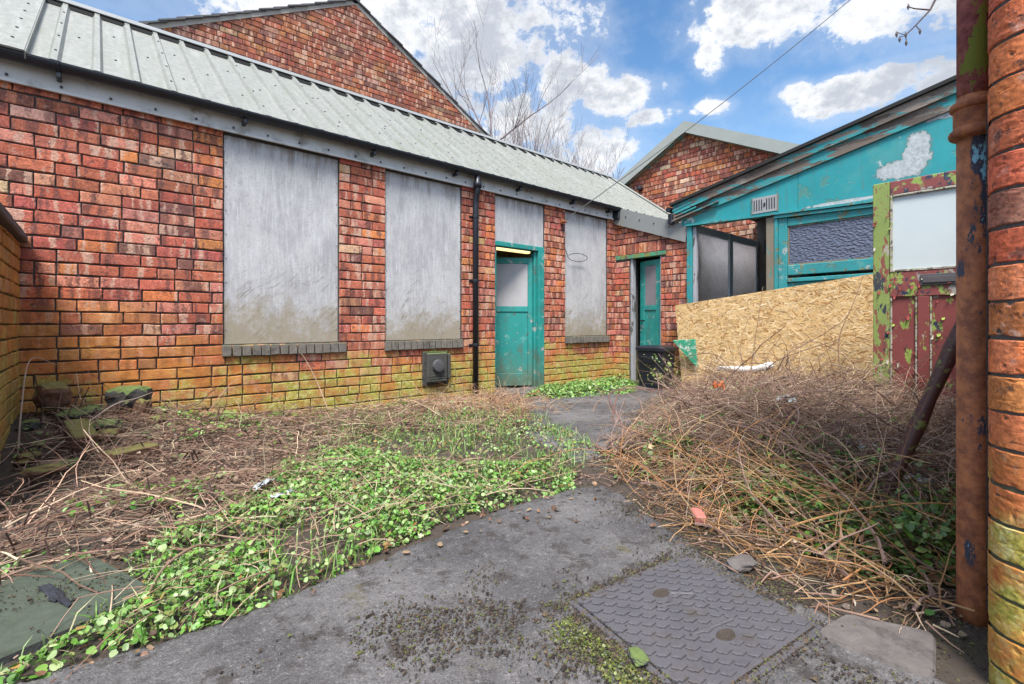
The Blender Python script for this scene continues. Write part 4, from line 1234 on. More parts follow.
# ------------------------------------------------------------------ bare trees behind
def bare_tree(loc, fork_z, spread, n, lmax, label, seed, trunk_r=.10, up=.9, dirs=None):
    rr = random.Random(seed)
    root = thing('bare_tree', label, 'tree', loc, 'bare trees behind the workshop')
    tr = MB(); cr = MB(); base = Vector(loc)
    f = base + Vector((.1, 0, fork_z))
    tr.tube([base, base.lerp(f, .5) + Vector((.08, .05, 0)), f], [trunk_r, trunk_r * .8, trunk_r * .65], 8)
    tr.build('trunk', M['bark'], root, smooth=True)
    def grow(p, d, L, r, depth):
        pts = [p]; rs = [r]; ns = 7
        q = p.copy(); dd = d.copy()
        for k in range(ns):
            dd = (dd + Vector((rr.gauss(0, .07), rr.gauss(0, .07), rr.gauss(.035, .05)))).normalized()
            q = q + dd * (L / ns); pts.append(q.copy()); rs.append(max(.003, r * (1 - .8 * (k + 1) / ns)))
        cr.tube(pts, rs, 5 if r > .015 else 3, cap=False)
        if depth > 0:
            for k in range(2, ns + 1):
                for _ in range(1 + (rr.random() < .5)):
                    if rr.random() < .62:
                        w = (Vector((rr.gauss(0, 1), rr.gauss(0, 1), rr.gauss(.5, .6)))).normalized()
                        nd_ = (dd * 1.0 + w * .75).normalized()
                        grow(pts[k], nd_, L * rr.uniform(.30, .55), rs[k] * .65, depth - 1)
    for i in range(n):
        d = dirs[i] if dirs and i < len(dirs) else Vector((rr.gauss(0, spread), rr.gauss(0, spread), up + rr.random() * .3))
        grow(f - Vector((0, 0, rr.uniform(0, .25))), Vector(d).normalized(), lmax * rr.uniform(.7, 1.0) if not dirs or i >= len(dirs) else lmax, trunk_r * (.28 if dirs else .36), 2)
    cr.build('crown', M['bark'], root)
rv = Vector((.757, -.653, 0))
bare_tree((8.0, 10.2, 0), 5.75, .25, 4, 2.6, 'bare tree with long limbs fanning out beside the tall gable', 11, .10,
          dirs=[rv * -.80 + Vector((0, 0, 1)), rv * -.62 + Vector((0, .1, 1.05)), rv * 1.5 + Vector((0, 0, .85)), rv * -.1 + Vector((0, 0, 1))])
bare_tree((9.0, 10.6, 0), 4.2, .20, 8, 3.3, 'leafless twiggy tree just right of the fanning limbs', 5, .07)
bare_tree((10.1, 10.7, 0), 4.2, .22, 9, 3.1, 'leafless twiggy tree in the middle of the bare row', 9, .07)
bare_tree((11.0, 10.5, 0), 3.9, .24, 9, 2.9, 'leafless twiggy tree two before the grey verge of the shed gable', 21, .07)
bare_tree((12.0, 10.4, 0), 3.6, .24, 10, 2.6, 'leafless twiggy tree next to the lowest one', 31, .06)
bare_tree((12.9, 10.0, 0), 3.4, .26, 10, 2.4, 'lowest bare tree, beside the grey verge of the shed gable', 37, .06)

# overhanging twig at the top right, from a tree beyond the tall wall
tw = thing('overhanging_tree', 'small budding twig hanging into the sky at the top right', 'tree', (3.6, -1.2, 0))
mb = MB(); mb.tube([(3.6, -1.2, 0), (3.55, -1.1, 1.6), (3.6, -.9, 3.0), (3.5, -.4, 3.8)], [.07, .06, .045, .03], 8); mb.build('trunk', M['bark'], tw)
mb = MB()
tip = Vector((2.97, .515, 2.263)); top = Vector((3.5, -.4, 3.8))
b1 = Vector((3.02, .432, 2.365))
mb.tube([top, Vector((3.40, .0, 3.3)), Vector((3.2, .25, 2.8)), Vector((3.03, .398, 2.446)), b1, Vector((2.985, .48, 2.30)), tip], [.03, .018, .010, .005, .0045, .0035, .0025], 6)
mb.tube([b1, b1 + Vector((-.05, .05, .01)), b1 + Vector((-.07, .07, .02))], [.004, .003, .002], 5)
mb.tube([Vector((2.985, .48, 2.30)), Vector((2.99, .465, 2.27))], .0025, 5)
for p in (tip, tip + Vector((-.02, .02, -.02)), tip + Vector((.01, .0, -.035)), tip + Vector((-.03, .03, .005)), b1 + Vector((-.07, .07, .02)), Vector((2.99, .465, 2.265))):
    mb.tube([p + Vector((0, 0, .014)), p, p - Vector((0, 0, .014))], [.002, .006, .002], 6)
    q_ = min((tip, b1 + Vector((-.07, .07, .02)), Vector((2.99, .465, 2.265))), key=lambda t: (t - p).length)
    mb.tube([q_, q_.lerp(p, .5) + Vector((0, 0, .004)), p + Vector((0, 0, .012))], .0018, 5)
mb.build('twig', M['bark'], tw)

# ------------------------------------------------------------------ loose objects
def blob(mb, c, s, seed, rough=.25, sub=3, flat=None):
    bm = bmesh.new(); bmesh.ops.create_icosphere(bm, subdivisions=sub, radius=1)
    rot = Matrix.Rotation(seed * 1.7, 3, 'Z')
    vs = []
    for v in bm.verts:
        p = v.co.copy()
        m = max(abs(p.x), abs(p.y), abs(p.z)); p = p.lerp(p / m, .45)
        p *= 1 + rough * noise.noise(p * 1.3 + Vector((seed * 3.1, seed, 0))) + rough * .4 * noise.noise(p * 4 + Vector((seed, 0, 0)))
        p = rot @ Vector((p.x * s[0], p.y * s[1], p.z * s[2]))
        vs.append(tuple(p + Vector(c)))
    fs = [tuple(v.index for v in f.verts) for f in bm.faces]
    bm.free(); mb.add(vs, fs)

def stone(loc, s, seed, mat, label, cat='stone', name='stone', group='loose stones by the left wall', rough=.25):
    mb = MB(); blob(mb, loc, s, seed, rough); o = mb.build(name, M[mat], org=loc); tag(o, label, cat, group); return o
stone((-.22, 4.28, .40), (.10, .085, .08), 1, 'stone_brick', 'rounded pale green mossy lump in the corner of the two walls')
stone((.17, 4.34, .34), (.13, .10, .085), 2.3, 'stone_dark', 'dark flat topped stone against the brick wall base')
stone((.235, 4.22, .25), (.055, .05, .085), 3.1, 'stone_brick', 'small upright greenish stone in front of the dark one')
stone((-.08, 4.06, .30), (.12, .07, .032), 4.2, 'stone_dark', 'flat dark slab lying below the pale mossy lump')
stone((.02, 3.88, .235), (.10, .07, .035), 5.2, 'stone_dark', 'small flat dark stone beside the upright brick')
stone((.05, 3.74, .20), (.07, .05, .035), 6.2, 'stone_brick', 'low yellow green stone right of the upright brick')
for i, (x, y, r0) in enumerate([(-.30, 4.02, .05), (.33, 4.30, .045), (-.02, 4.36, .06), (.30, 4.02, .04), (-.28, 3.62, .045), (.22, 3.72, .035), (-.12, 3.44, .04), (.42, 3.62, .03), (.36, 3.30, .035)]):
    stone((x, y, gz(x, y) + r0 * .5), (r0 * R.uniform(.8, 1.4), r0, r0 * R.uniform(.4, .8)), 12.3 + i * 1.37, R.choice(['stone_dark', 'stone_brick', 'stone_dark']), 'small rubble lump scattered among the stems below the left corner', group='small rubble below the left corner', rough=.5)
stone((-.20, 3.30, .14), (.075, .04, .024), 7.5, 'stone_brick', 'low brown broken stone at the left edge')

def loose_brick(c, yaw, pitch, h, label, name='loose_brick', mat='stone_brick', group='loose bricks by the left wall'):
    m = Matrix.Rotation(yaw, 3, 'Z') @ Matrix.Rotation(pitch, 3, 'X')
    mb = MB(); mb.obox(Vector(c), (m @ Vector((1, 0, 0)), m @ Vector((0, 1, 0)), m @ Vector((0, 0, 1))), h, .006, .003)
    bm = bmesh.new(); o = mb.build(name, M[mat], org=c)
    tag(o, label, 'brick', group); return o
loose_brick((-.075, 3.70, .215), .25, .35, (.056, .11, .058), 'yellow mossy brick tipped up on end among the stems')
loose_brick((.145, 3.42, .135), .45, .05, (.115, .055, .035), 'dark mossy topped brick lying flat in the dead stems')
mb = MB(); blob(mb, (.02, 2.01, .0), (.30, .22, .035), 0.2, .12, 4)
# mossy flagstones at the lower left
mb = MB()
m = Matrix.Rotation(.35, 3, 'Z')
mb.obox(Vector((-.12, 2.03, .01)), (m @ Vector((1, 0, 0)), m @ Vector((0, 1, 0)), Vector((0, 0, 1))), (.19, .24, .022), .008, .004)
tag(mb.build('flagstone', M['stone_slab'], org=(-.12, 2.03, 0)), 'dark green algae covered flagstone at the lower left', 'flagstone')
mb = MB(); blob(mb, (-.10, 2.02, .036), (.085, .014, .007), 1.1, .8)
tag(mb.build('wet_rag', M['dark'], org=(-.1, 2.02, .036)), 'strip of wet black plastic lying on the green flagstone', 'rag')
# pale flagstone beside the drain cover
mb = MB()
A_ = [Vector((1.475, .455, 0)), Vector((1.655, .425, 0)), Vector((1.735, .235, 0)), Vector((1.50, .205, 0))]
cc = sum(A_, Vector()) / 4; e1 = ((A_[2] + A_[1]) - (A_[0] + A_[3])).normalized(); e2 = Vector((-e1.y, e1.x, 0))
mb = MB(); bm = bmesh.new()
ring = []
poly = []
for i in range(4):
    p, q, r0 = A_[i - 1], A_[i], A_[(i + 1) % 4]
    for t in range(4):
        s_ = t / 3; a1 = q.lerp(p, .16); b1_ = q.lerp(r0, .16)
        poly.append(a1.lerp(q, s_).lerp(q.lerp(b1_, s_), s_))
n = len(poly)
vs = [tuple(p + Vector((0, 0, -.03))) for p in poly] + [tuple(p + Vector((0, 0,   .010 + .003 * noise.noise(p * 9)))) for p in poly] + [tuple(cc + (p - cc) * .95 + Vector((0, 0, .019 + .004 * noise.noise(p * 12)))) for p in poly] + [tuple(cc + Vector((0, 0, .021)))]
fs = [(i, (i + 1) % n, n + (i + 1) % n, n + i) for i in range(n)] + [(n + i, n + (i + 1) % n, 2 * n + (i + 1) % n, 2 * n + i) for i in range(n)] + [(2 * n + i, 2 * n + (i + 1) % n, 3 * n) for i in range(n)]
mb.add(vs, fs)
tag(mb.build('flagstone', M['stone_pale'], org=tuple(cc)), 'worn pale grey stone slab between the drain cover and the pipe', 'flagstone')
bm.free()

# drain cover
dc = thing('drain_cover', 'rectangular cast iron drain cover with raised tread and two key holes', 'drain cover', (1.305, .7125, .02))
ang = rad(-7.5); ea = Vector((math.cos(ang), math.sin(ang), 0)); eb = Vector((-math.sin(ang) * 1.0 + .07, math.cos(ang), 0)).normalized(); ez = Vector((0, 0, 1))
cz0 = Vector((1.305, .715, .010)); ha, hb = .250, .222
mb = MB(); mb.obox(cz0, (ea, eb, ez), (ha, hb, .012), .004)
NI, NJ = 17, 17
for i in range(NI):
    for j in range(NJ):
        u = -ha + .018 + i * (2 * ha - .036) / (NI - 1); v = -hb + .016 + j * (2 * hb - .032) / (NJ - 1)
        if (i + j) % 2: continue
        if abs(u) < .034 and (abs(v - .115) < .026 or abs(v + .115) < .026): continue
        s1 = R.uniform(.93, 1.05)
        d1 = (ea + eb * .10).normalized(); d2 = (eb - ea * .55).normalized()
        c = cz0 + ea * u + eb * v + ez * .0122
        mb.obox(c, (d1, d2, ez), (.0135 * s1, .0075 * s1, .0052 * R.uniform(.8, 1.1)), .0012, .0004)
        mb.obox(c - d1 * .012 * s1 + d2 * .008 * s1, (d1, d2, ez), (.0055, .0075 * s1, .0050), .0012, .0004)
lid = mb.build('lid', M['iron'], dc)
mb = MB()
tr = [(-.085, -.065), (.075, -.085), (.085, .055), (.02, .095), (-.02, .06), (-.07, .07)]
for i in range(len(tr) - 1):
    p, q = tr[i], tr[i + 1]
    mb.tube([cz0 + ea * p[0] + eb * p[1] + ez * .0125, cz0 + ea * q[0] + eb * q[1] + ez * .0135], .0055, 6)
mb.build('rib', M['iron'], lid)
for sv in (-1, 1):
    mb = MB(); c = cz0 + eb * (.115 * sv) + ez * .0115
    vs = []; n = 18
    for rr_, zz_ in ((1.25, .0008), (1.1, .0035), (.95, .0025), (.8, .0012), (.4, .001)):
        for k in range(n):
            a = 2 * math.pi * k / n
            vs.append(tuple(c + ea * (math.cos(a) * .026 * rr_ * (1 + .1 * math.sin(3 * a))) + eb * (math.sin(a) * .017 * rr_) + ez * zz_))
    fs = [(i * n + k, i * n + (k + 1) % n, (i + 1) * n + (k + 1) % n, (i + 1) * n + k) for i in range(4) for k in range(n)] + [tuple(4 * n + k for k in range(n))]
    mb.add(vs, fs); mb.build('key_hole', M['soil'], dc)
mb = MB()
for s1 in (-1, 1):
    mb.obox(cz0 + ea * (s1 * (ha + .014)) - ez * .004, (ea, eb, ez), (.010, hb + .024, .012), .003)
    mb.obox(cz0 + eb * (s1 * (hb + .014)) - ez * .004, (ea, eb, ez), (ha + .003, .010, .012), .003)
mb.build('frame', M['iron'], dc)

# bin and green sheet by the second door
bn = thing('black_bin', 'dented black plastic bin standing by the second teal door', 'bin', (5.70, 3.62, 0))
mb = MB()
bc = Vector((5.68, 3.62, 0))
def ring(w, d, z, rr_=.05):
    out = []
    for sx, sy, a0 in ((1, 1, 0), (-1, 1, 90), (-1, -1, 180), (1, -1, 270)):
        for k in range(4):
            a = rad(a0 + 30 * k); out.append((bc.x + sx * (w - rr_) + rr_ * math.cos(a), bc.y + sy * (d - rr_) + rr_ * math.sin(a), z))
    return out
def loft(mb, rings):
    vs = [p for r0 in rings for p in r0]; n = len(rings[0])
    fs = [(i * n + k, i * n + (k + 1) % n, (i + 1) * n + (k + 1) % n, (i + 1) * n + k) for i in range(len(rings) - 1) for k in range(n)]
    fs += [tuple(range(n)), tuple((len(rings) - 1) * n + k for k in range(n))]
    mb.add(vs, fs)
loft(mb, [ring(.15, .17, .0), ring(.155, .18, .05), ring(.16, .185, .10), ring(.157, .182, .12), ring(.172, .205, .50)])
mb.build('body', M['black'], bn)
mb = MB(); loft(mb, [ring(.176, .21, .50), ring(.185, .22, .505), ring(.185, .22, .545), ring(.17, .205, .56), ring(.12, .15, .572)]); mb.build('lid', M['black'], bn)
mb = MB(); mb.tube([(bc.x - .17, bc.y - .09, .42), (bc.x - .21, bc.y - .09, .42), (bc.x - .21, bc.y + .09, .42), (bc.x - .17, bc.y + .09, .42)], .012, 8); mb.build('handle', M['black'], bn)
mb = MB(); mb.add([], [])
m1 = [Vector((5.73, 3.40, .64)), Vector((5.82, 3.14, .66)), Vector((5.84, 3.12, .30)), Vector((5.78, 3.27, .48))]
vs = [tuple(p) for p in m1] + [tuple(p + Vector((.02, .0, .006))) for p in m1]
mb.add(vs, [(0, 1, 2, 3), (7, 6, 5, 4), (0, 1, 5, 4), (1, 2, 6, 5), (2, 3, 7, 6), (3, 0, 4, 7)])
tag(mb.build('broken_panel', M['green_sheet'], org=(5.78, 3.27, .4)), 'torn piece of flaking green sheet wedged between bin and chipboard', 'panel')

def crumple(name, loc, sx, sy, h, seed, mat, label, cat, group=None):
    mb = MB(); n = 14; vs = []; rr = random.Random(seed)
    an = rr.uniform(0, 3.1); ca, sa = math.cos(an), math.sin(an)
    for lay_ in (0, 1):
        for j in range(n):
            for i in range(n):
                u, v = (i / (n - 1) - .5) * 2, (j / (n - 1) - .5) * 2
                e = 1 + .35 * noise.noise((u * 2 + seed, v * 2, 0))
                x, y = u * sx * e, v * sy * e
                z = h * (.5 + .9 * noise.noise((u * 2.6, v * 2.6, seed * 1.7)) + .4 * noise.noise((u * 7, v * 7, seed)))
                vs.append((loc[0] + x * ca - y * sa, loc[1] + x * sa + y * ca, loc[2] + max(z, 0.002) - .003 * lay_))
    fs = []
    for l in (0, 1):
        for j in range(n - 1):
            for i in range(n - 1):
                b0 = l * n * n + j * n + i
                fs.append((b0, b0 + 1, b0 + n + 1, b0 + n))
    mb.add(vs, fs)
    o = mb.build(name, M[mat], org=loc); tag(o, label, cat, group); return o
crumple('plastic_wrapper', (3.12, .72, gz(3.12, .72) + .09), .075, .045, .03, 3, 'wrapper', 'larger pale blue wrapper lying at the foot of the leaning pole', 'litter', 'scraps of litter in the brambles')
crumple('plastic_wrapper', (2.98, .47, gz(2.98, .47) + .07), .06, .04, .03, 5, 'wrapper', 'pale blue wrapper lying behind the leaning pole', 'litter', 'scraps of litter in the brambles')
crumple('plastic_wrapper', (2.55, 1.12, gz(2.55, 1.12) + .07), .035, .03, .04, 8, 'wrapper', 'small pale wrapper among stems above the red brick shard', 'litter', 'scraps of litter in the brambles')
crumple('plastic_wrapper', (3.55, 1.25, gz(3.55, 1.25) + .19), .05, .045, .05, 12, 'wrapper', 'pale crumpled bag high on the bramble mound', 'litter', 'scraps of litter in the brambles')
crumple('plastic_wrapper', (.62, 2.62,   .06), .075, .022, .012, 13, 'wrapper', 'torn clear plastic strip lying between dead stems and green weeds', 'litter', 'scraps of litter by the weeds')
crumple('plastic_wrapper', (.66, 2.42, .055), .05, .02, .012, 14, 'wrapper', 'small clear plastic scrap on the weeds nearer the path', 'litter', 'scraps of litter by the weeds')
crumple('orange_scrap', (4.05, 1.97, gz(4.05, 1.97) + .22), .04, .03, .07, 17, 'orange', 'bright orange plastic scrap sitting on the bramble mound', 'litter')
mb = MB(); mb.tube([(5.55, 2.70, .33), (5.52, 2.55, .34), (5.5, 2.38, .345), (5.5, 2.25, .36), (5.48, 2.13, .40), (5.48, 2.07, .43)], [.03, .036, .038, .038, .042, .03], 10)
tag(mb.build('white_plastic', M['white_plastic'], org=(5.5, 2.38, .34), smooth=True), 'white plastic tube lying along the foot of the chipboard', 'pipe')
loose_brick((1.95, 1.035, .035), .7, .1, (.05, .022, .020), 'small pink brick shard at the edge of the path', 'brick_shard', 'shard', None)
stone((1.70, .745, .025), (.055, .035, .016), 9.1, 'stone_pale', 'flat pinkish stone at the far corner of the drain cover', group='stones around the path')
stone((2.55, 2.02, .04), (.07, .05, .025), 9.7, 'stone_pale', 'half buried pinkish slab at the end of the asphalt', group='stones around the path')
stone((1.02, .70, .03), (.028, .02, .012), 11.7, 'stone_dark', 'little greenish stone beside the drain cover edge', group='stones around the path')

# ------------------------------------------------------------------ vegetation
GREENS = [(.10, .24, .03), (.14, .31, .045), (.06, .15, .025), (.21, .37, .08), (.17, .27, .09), (.31, .42, .18), (.20, .24, .07)]
LEAFR = [(1.0, 0), (.80, .36), (.42, .54), (.02, .46), (-.12, .2), (-.02, 0), (-.12, -.2), (.02, -.46), (.42, -.54), (.80, -.36)]
def leaf(mb, p, s, nrm, az, col, heart=False):
    n_ = nrm.normalized(); t = n_.orthogonal().normalized(); b = n_.cross(t)
    a = t * math.cos(az) + b * math.sin(az); w = n_.cross(a)
    cup = R.uniform(-.15, .35); wd = R.uniform(.8, 1.15) if R.random() < .6 else R.uniform(.32, .6); bend = R.uniform(-.1, .35)
    vs = []
    for (x, y) in LEAFR:
        k = R.uniform(.9, 1.1)
        vs.append(tuple(p + a * (x * s * k) + w * (y * s * wd * k) + n_ * (s * (cup * abs(y) - bend * x * x + R.uniform(-.04, .04)))))
    vs.append(tuple(p + a * .35 * s - n_ * (bend * .12 * s)))
    m = R.uniform(.8, 1.2)
    c2 = tuple(x * m * R.uniform(.92, 1.08) for x in col)
    n = len(LEAFR)
    mb.add(vs, [(i, (i + 1) % n, n) for i in range(n)], c2)

def scatter_leaves(name, poly, n, smin, smax, hmax, label, dens=None, pal=GREENS, seed=1, brown=.04):
    rr = random.Random(seed); mb = MB()
    xs = [p[0] for p in poly]; ys = [p[1] for p in poly]; c = 0; tries = 0
    while c < n and tries < n * 12:
        tries += 1
        x, y = rr.uniform(min(xs), max(xs)), rr.uniform(min(ys), max(ys))
        d = sdist(x, y, poly)
        d += .06 * fbm(x, y, 7, 2)
        if d < 0: continue
        q = .5 + .9 * fbm(x + 3, y, 2.6, 3)
        if dens: q = q * dens(x, y)
        if rr.random() > (q - .13) * 1.9: continue
        hm = hmax * sst(d, -.02, .14) * (.4 + .9 * abs(fbm(x, y, 5, 2)) + .3)
        z = gz(x, y) + .012 + hm * rr.random() ** .6
        s = rr.uniform(smin, smax) * (1.25 if rr.random() < .12 else 1)
        nrm = Vector((rr.gauss(-.1, .55), rr.gauss(-.1, .55), 1))
        col = rr.choice(pal)
        if rr.random() < brown: col = rr.choice([(.25, .12, .04), (.32, .22, .07), (.14, .07, .04)])
        leaf(mb, Vector((x, y, z)), s, nrm, rr.uniform(0, 6.28), col); c += 1
        if rr.random() < .25:
            mb.tube([(x, y, gz(x, y)), (x + rr.gauss(0, .01), y + rr.gauss(0, .01), z)], .001, 3, (.10, .15, .04), cap=False)
    o = mb.build(name, M['leaf'], smooth=True); o['kind'] = 'stuff'; o['label'] = label; o['category'] = 'weeds'
    return o
scatter_leaves('green_weeds', POLY_GREEN, 10500, .006, .022, .07, 'bright green low weeds spreading along the asphalt edge', seed=2)
scatter_leaves('sparse_weeds', POLY_SPARSE, 3200, .008, .020, .045, 'thin green weeds mixed with dead stems beyond the bright strip', seed=3, pal=GREENS + [(.22, .25, .10), (.25, .22, .1)], brown=.14)
scatter_leaves('door_weeds', POLY_DOORWEED, 5200, .012, .032, .10, 'patch of fresh green weeds between the two teal doors', seed=4)
PB2 = [(2.35, 1.75), (2.2, 1.5), (2.25, 1.2), (2.05, .9), (1.9, .45), (2.1, .2), (3.4, .2), (3.6, 1.3), (4.4, 2.4), (3.6, 2.45), (2.7, 2.1)]
scatter_leaves('bramble_weeds', PB2, 4600, .010, .028, .16, 'scattered green weeds growing up through the dead brambles', seed=5, dens=lambda x, y: max(.12, 1.0 - .8 * sst(math.hypot(x - 2.35, (y - .55)), .2, 1.0)) if y < 1.2 else (.9 if (abs(x - 2.45) < .2 and abs(y - 1.4) < .25) else .22), pal=[(.07, .15, .03), (.11, .22, .03), (.05, .11, .02), (.18, .24, .07)], brown=.1)
scatter_leaves('moss_tufts', [(.95, .95), (1.04, .95), (1.06, .80), (1.0, .62), (.90, .62), (.93, .8)], 1500, .003, .008, .022, 'small moss tufts along the edge of the drain cover', seed=6, pal=[(.12, .15, .03), (.18, .19, .05), (.08, .10, .03), (.06, .05, .03)], brown=.0)
scatter_leaves('wall_weeds', [(.5, 4.15), (.6, 4.4), (2.4, 4.5), (2.6, 4.2), (1.4, 3.9)], 420, .02, .05, .05, 'a few green weeds along the foot of the brick wall', seed=8, pal=[(.18, .30, .04), (.12, .22, .03)], brown=.2)

STEMS = [(.34, .22, .155), (.27, .16, .115), (.42, .30, .21), (.19, .105, .075), (.31, .19, .145), (.48, .37, .26)]
ORANGE = [(.38, .20, .09), (.42, .25, .12), (.30, .14, .06), (.45, .30, .16)]
def stem(mb, rr, p, az, L, r, rise, droop, col, segs=7, wob=.10):
    pts = [p.copy()]; d = Vector((math.cos(az), math.sin(az), rise)).normalized(); q = p.copy()
    for k in range(segs):
        d = (d + Vector((rr.gauss(0, wob), rr.gauss(0, wob), rr.gauss(0, wob * .7) - droop / segs))).normalized()
        if rr.random() < .10: d = (d + Vector((rr.gauss(0, .5), rr.gauss(0, .5), rr.gauss(0, .4)))).normalized()
        q = q + d * (L / segs)
        g = gz(q.x, q.y) + .004
        if q.z < g: q.z = g; d.z = abs(d.z) * .3
        pts.append(q.copy())
    mb.tube(pts, [r * (1 - .55 * k / segs) * (1.0 if k % 2 else 1.12) for k in range(segs + 1)], 4 if r > .0022 else 3, col, cap=False)
    if segs > 5 and rr.random() < .45:
        for _ in range(rr.randint(1, 3)):
            b0 = pts[rr.randint(2, segs - 1)]; tl = L * rr.uniform(.08, .25)
            e = b0 + Vector((math.cos(az + rr.gauss(0, .9)), math.sin(az + rr.gauss(0, .9)), rr.uniform(-.1, .9))).normalized() * tl
            mb.tube([b0, b0.lerp(e, .5) + Vector((0, 0, tl * .06)), e], [r * .7, r * .5, r * .3], 3, col, cap=False)
    return pts

def brambles():
    rr = random.Random(21); mb = MB(); poly = POLY_BRAMBLE
    c = 0
    while c < 7600:
        x, y = rr.uniform(1.65, 5.95), rr.uniform(.17, 3.4)
        d = sdist(x, y, poly)
        if d < .0: continue
        near = sst(x, 3.0, 1.9)
        H = (.06 + .21 * sst(d, 0, .6) * (1 - .45 * near)) * (.7 + .8 * abs(fbm(x, y, 1.8, 2)))
        z = gz(x, y) + H * rr.random() ** .8
        if near > .35 and rr.random() < .62:
            col = rr.choice(ORANGE); r = rr.uniform(.0014, .0030); L = rr.uniform(.25, .8)
        else:
            col = rr.choice(STEMS); r = rr.uniform(.0010, .0029); L = rr.uniform(.2, .75)
        k = rr.uniform(.28, 1.2); col = tuple(v * k for v in col)
        if rr.random() < .08: r = rr.uniform(.0032, .0062); col = tuple(v * .6 for v in (.34, .22, .18))
        az = rr.uniform(0, 6.28) if rr.random() < .75 else rr.gauss(2.6, .6) + (math.pi if rr.random() < .5 else 0)
        p = Vector((x, y, z))
        if x + math.cos(az) * L * .8 > 5.8 or y + math.sin(az) * L * .9 < .16: az += math.pi
        e = Vector((x + math.cos(az) * L, y + math.sin(az) * L, 0))
        if e.y < .16 or e.x > 5.84: continue
        if z > .05 and min(math.hypot(x - 2.62, y - .54), math.hypot((x + e.x) / 2 - 2.62, (y + e.y) / 2 - .54)) < .17 and rr.random() < .85: continue
        if sdist(e.x, e.y, poly) < -.10: continue
        stem(mb, rr, p, az, L, r, rr.uniform(-.15, .75), rr.uniform(.2, 1.5), col, 7, .16)
        c += 1
    # short broken bits over the soil
    for i in range(1700):
        x, y = rr.uniform(1.5, 5.6), rr.uniform(.2, 3.2)
        if sdist(x, y, poly) < -.16 or max(sdist(x, y, POLY_PATH), 0) > .06: continue
        col = rr.choice(STEMS); L = rr.uniform(.04, .16)
        stem(mb, rr, Vector((x, y, gz(x, y) + .01 + .02 * rr.random())), rr.uniform(0, 6.28), L, rr.uniform(.0012, .003), rr.uniform(-.1, .2), .2, col, 3, .1)
    o = mb.build('dead_brambles', M['stem']); o['kind'] = 'stuff'
    o['label'] = 'tangled mound of dead pinkish brown bramble stems on the right'; o['category'] = 'brambles'
brambles()

def dead_left():
    rr = random.Random(33); mb = MB(); c = 0
    while c < 2700:
        x, y = rr.uniform(-.36, 3.6), rr.uniform(1.95, 4.5)
        d = sdist(x, y, POLY_DEAD)
        if d < -.05 + .0: continue
        if x > 2.0 and rr.random() < .35: continue
        H = .03 + .09 * abs(fbm(x, y, 3, 2))
        z = gz(x, y) + H * rr.random()
        L = rr.uniform(.12, .6); r = rr.uniform(.0012, .0034)
        az = rr.gauss(.0, .55) + (math.pi if rr.random() < .5 else 0) if rr.random() < .35 else rr.uniform(0, 6.28)
        ex, ey = x + math.cos(az) * L, y + math.sin(az) * L
        if ey > WALL - .03 or ex < -.37: continue
        col = rr.choice(STEMS); k = rr.uniform(.22, 1.0) if rr.random() < .8 else 1.3
        stem(mb, rr, Vector((x, y, z)), az, L, r, rr.uniform(-.1, .45), rr.uniform(.2, .9), tuple(v * k for v in col), 6, .15)
        c += 1
    for i in range(900):     # stems mixed in the green strip
        x, y = rr.uniform(0, 2.2), rr.uniform(1.6, 3.3)
        if sdist(x, y, POLY_GREEN) < .05: continue
        stem(mb, rr, Vector((x, y, .03 + .05 * rr.random())), rr.uniform(0, 6.28), rr.uniform(.08, .3), rr.uniform(.001, .0024), rr.uniform(0, .5), .4, rr.choice(STEMS), 5, .1)
    for i in range(600):     # dry stems around the foot of the downpipe
        x, y = rr.gauss(2.9, .5), rr.gauss(3.9, .35)
        if y > 4.48 or x > 3.75: continue
        stem(mb, rr, Vector((x, y, gz(x, y) + .02)), rr.uniform(0, 6.28), rr.uniform(.12, .4), rr.uniform(.0015, .003), rr.uniform(.1, 1.2), .9, rr.choice(STEMS[:3] + ORANGE), 6, .12)
    o = mb.build('dead_stems', M['stem']); o['kind'] = 'stuff'
    o['label'] = 'flattened mat of dead purplish brown stems in front of the long wall'; o['category'] = 'dead stems'
    mb = MB()
    for i in range(230):     # cut stumps standing up
        x, y = rr.uniform(-.35, 1.5), rr.uniform(2.25, 4.4)
        if sdist(x, y, POLY_DEAD) < .0: continue
        if rr.random() < .55 * sst(x, -.1, 1.2): continue
        z = gz(x, y); h = rr.uniform(.04, .13)
        if x < -.05 and y > 3.9: h *= 2.4
        col = rr.choice([(.085, .05, .042), (.13, .075, .06), (.06, .04, .035)])
        dx, dy = rr.gauss(0, .02), rr.gauss(0, .02)
        mb.tube([(x, y, z - .01), (x + dx, y + dy, z + h * .5), (x + dx * 2.4, y + dy * 2.4, z + h)], [rr.uniform(.003, .006), .004, .003], 5, col)
    o = mb.build('cut_stumps', M['stem']); o['kind'] = 'stuff'
    o['label'] = 'short dark cut stem stumps standing in the dead mat at the left'; o['category'] = 'dead stems'
dead_left()

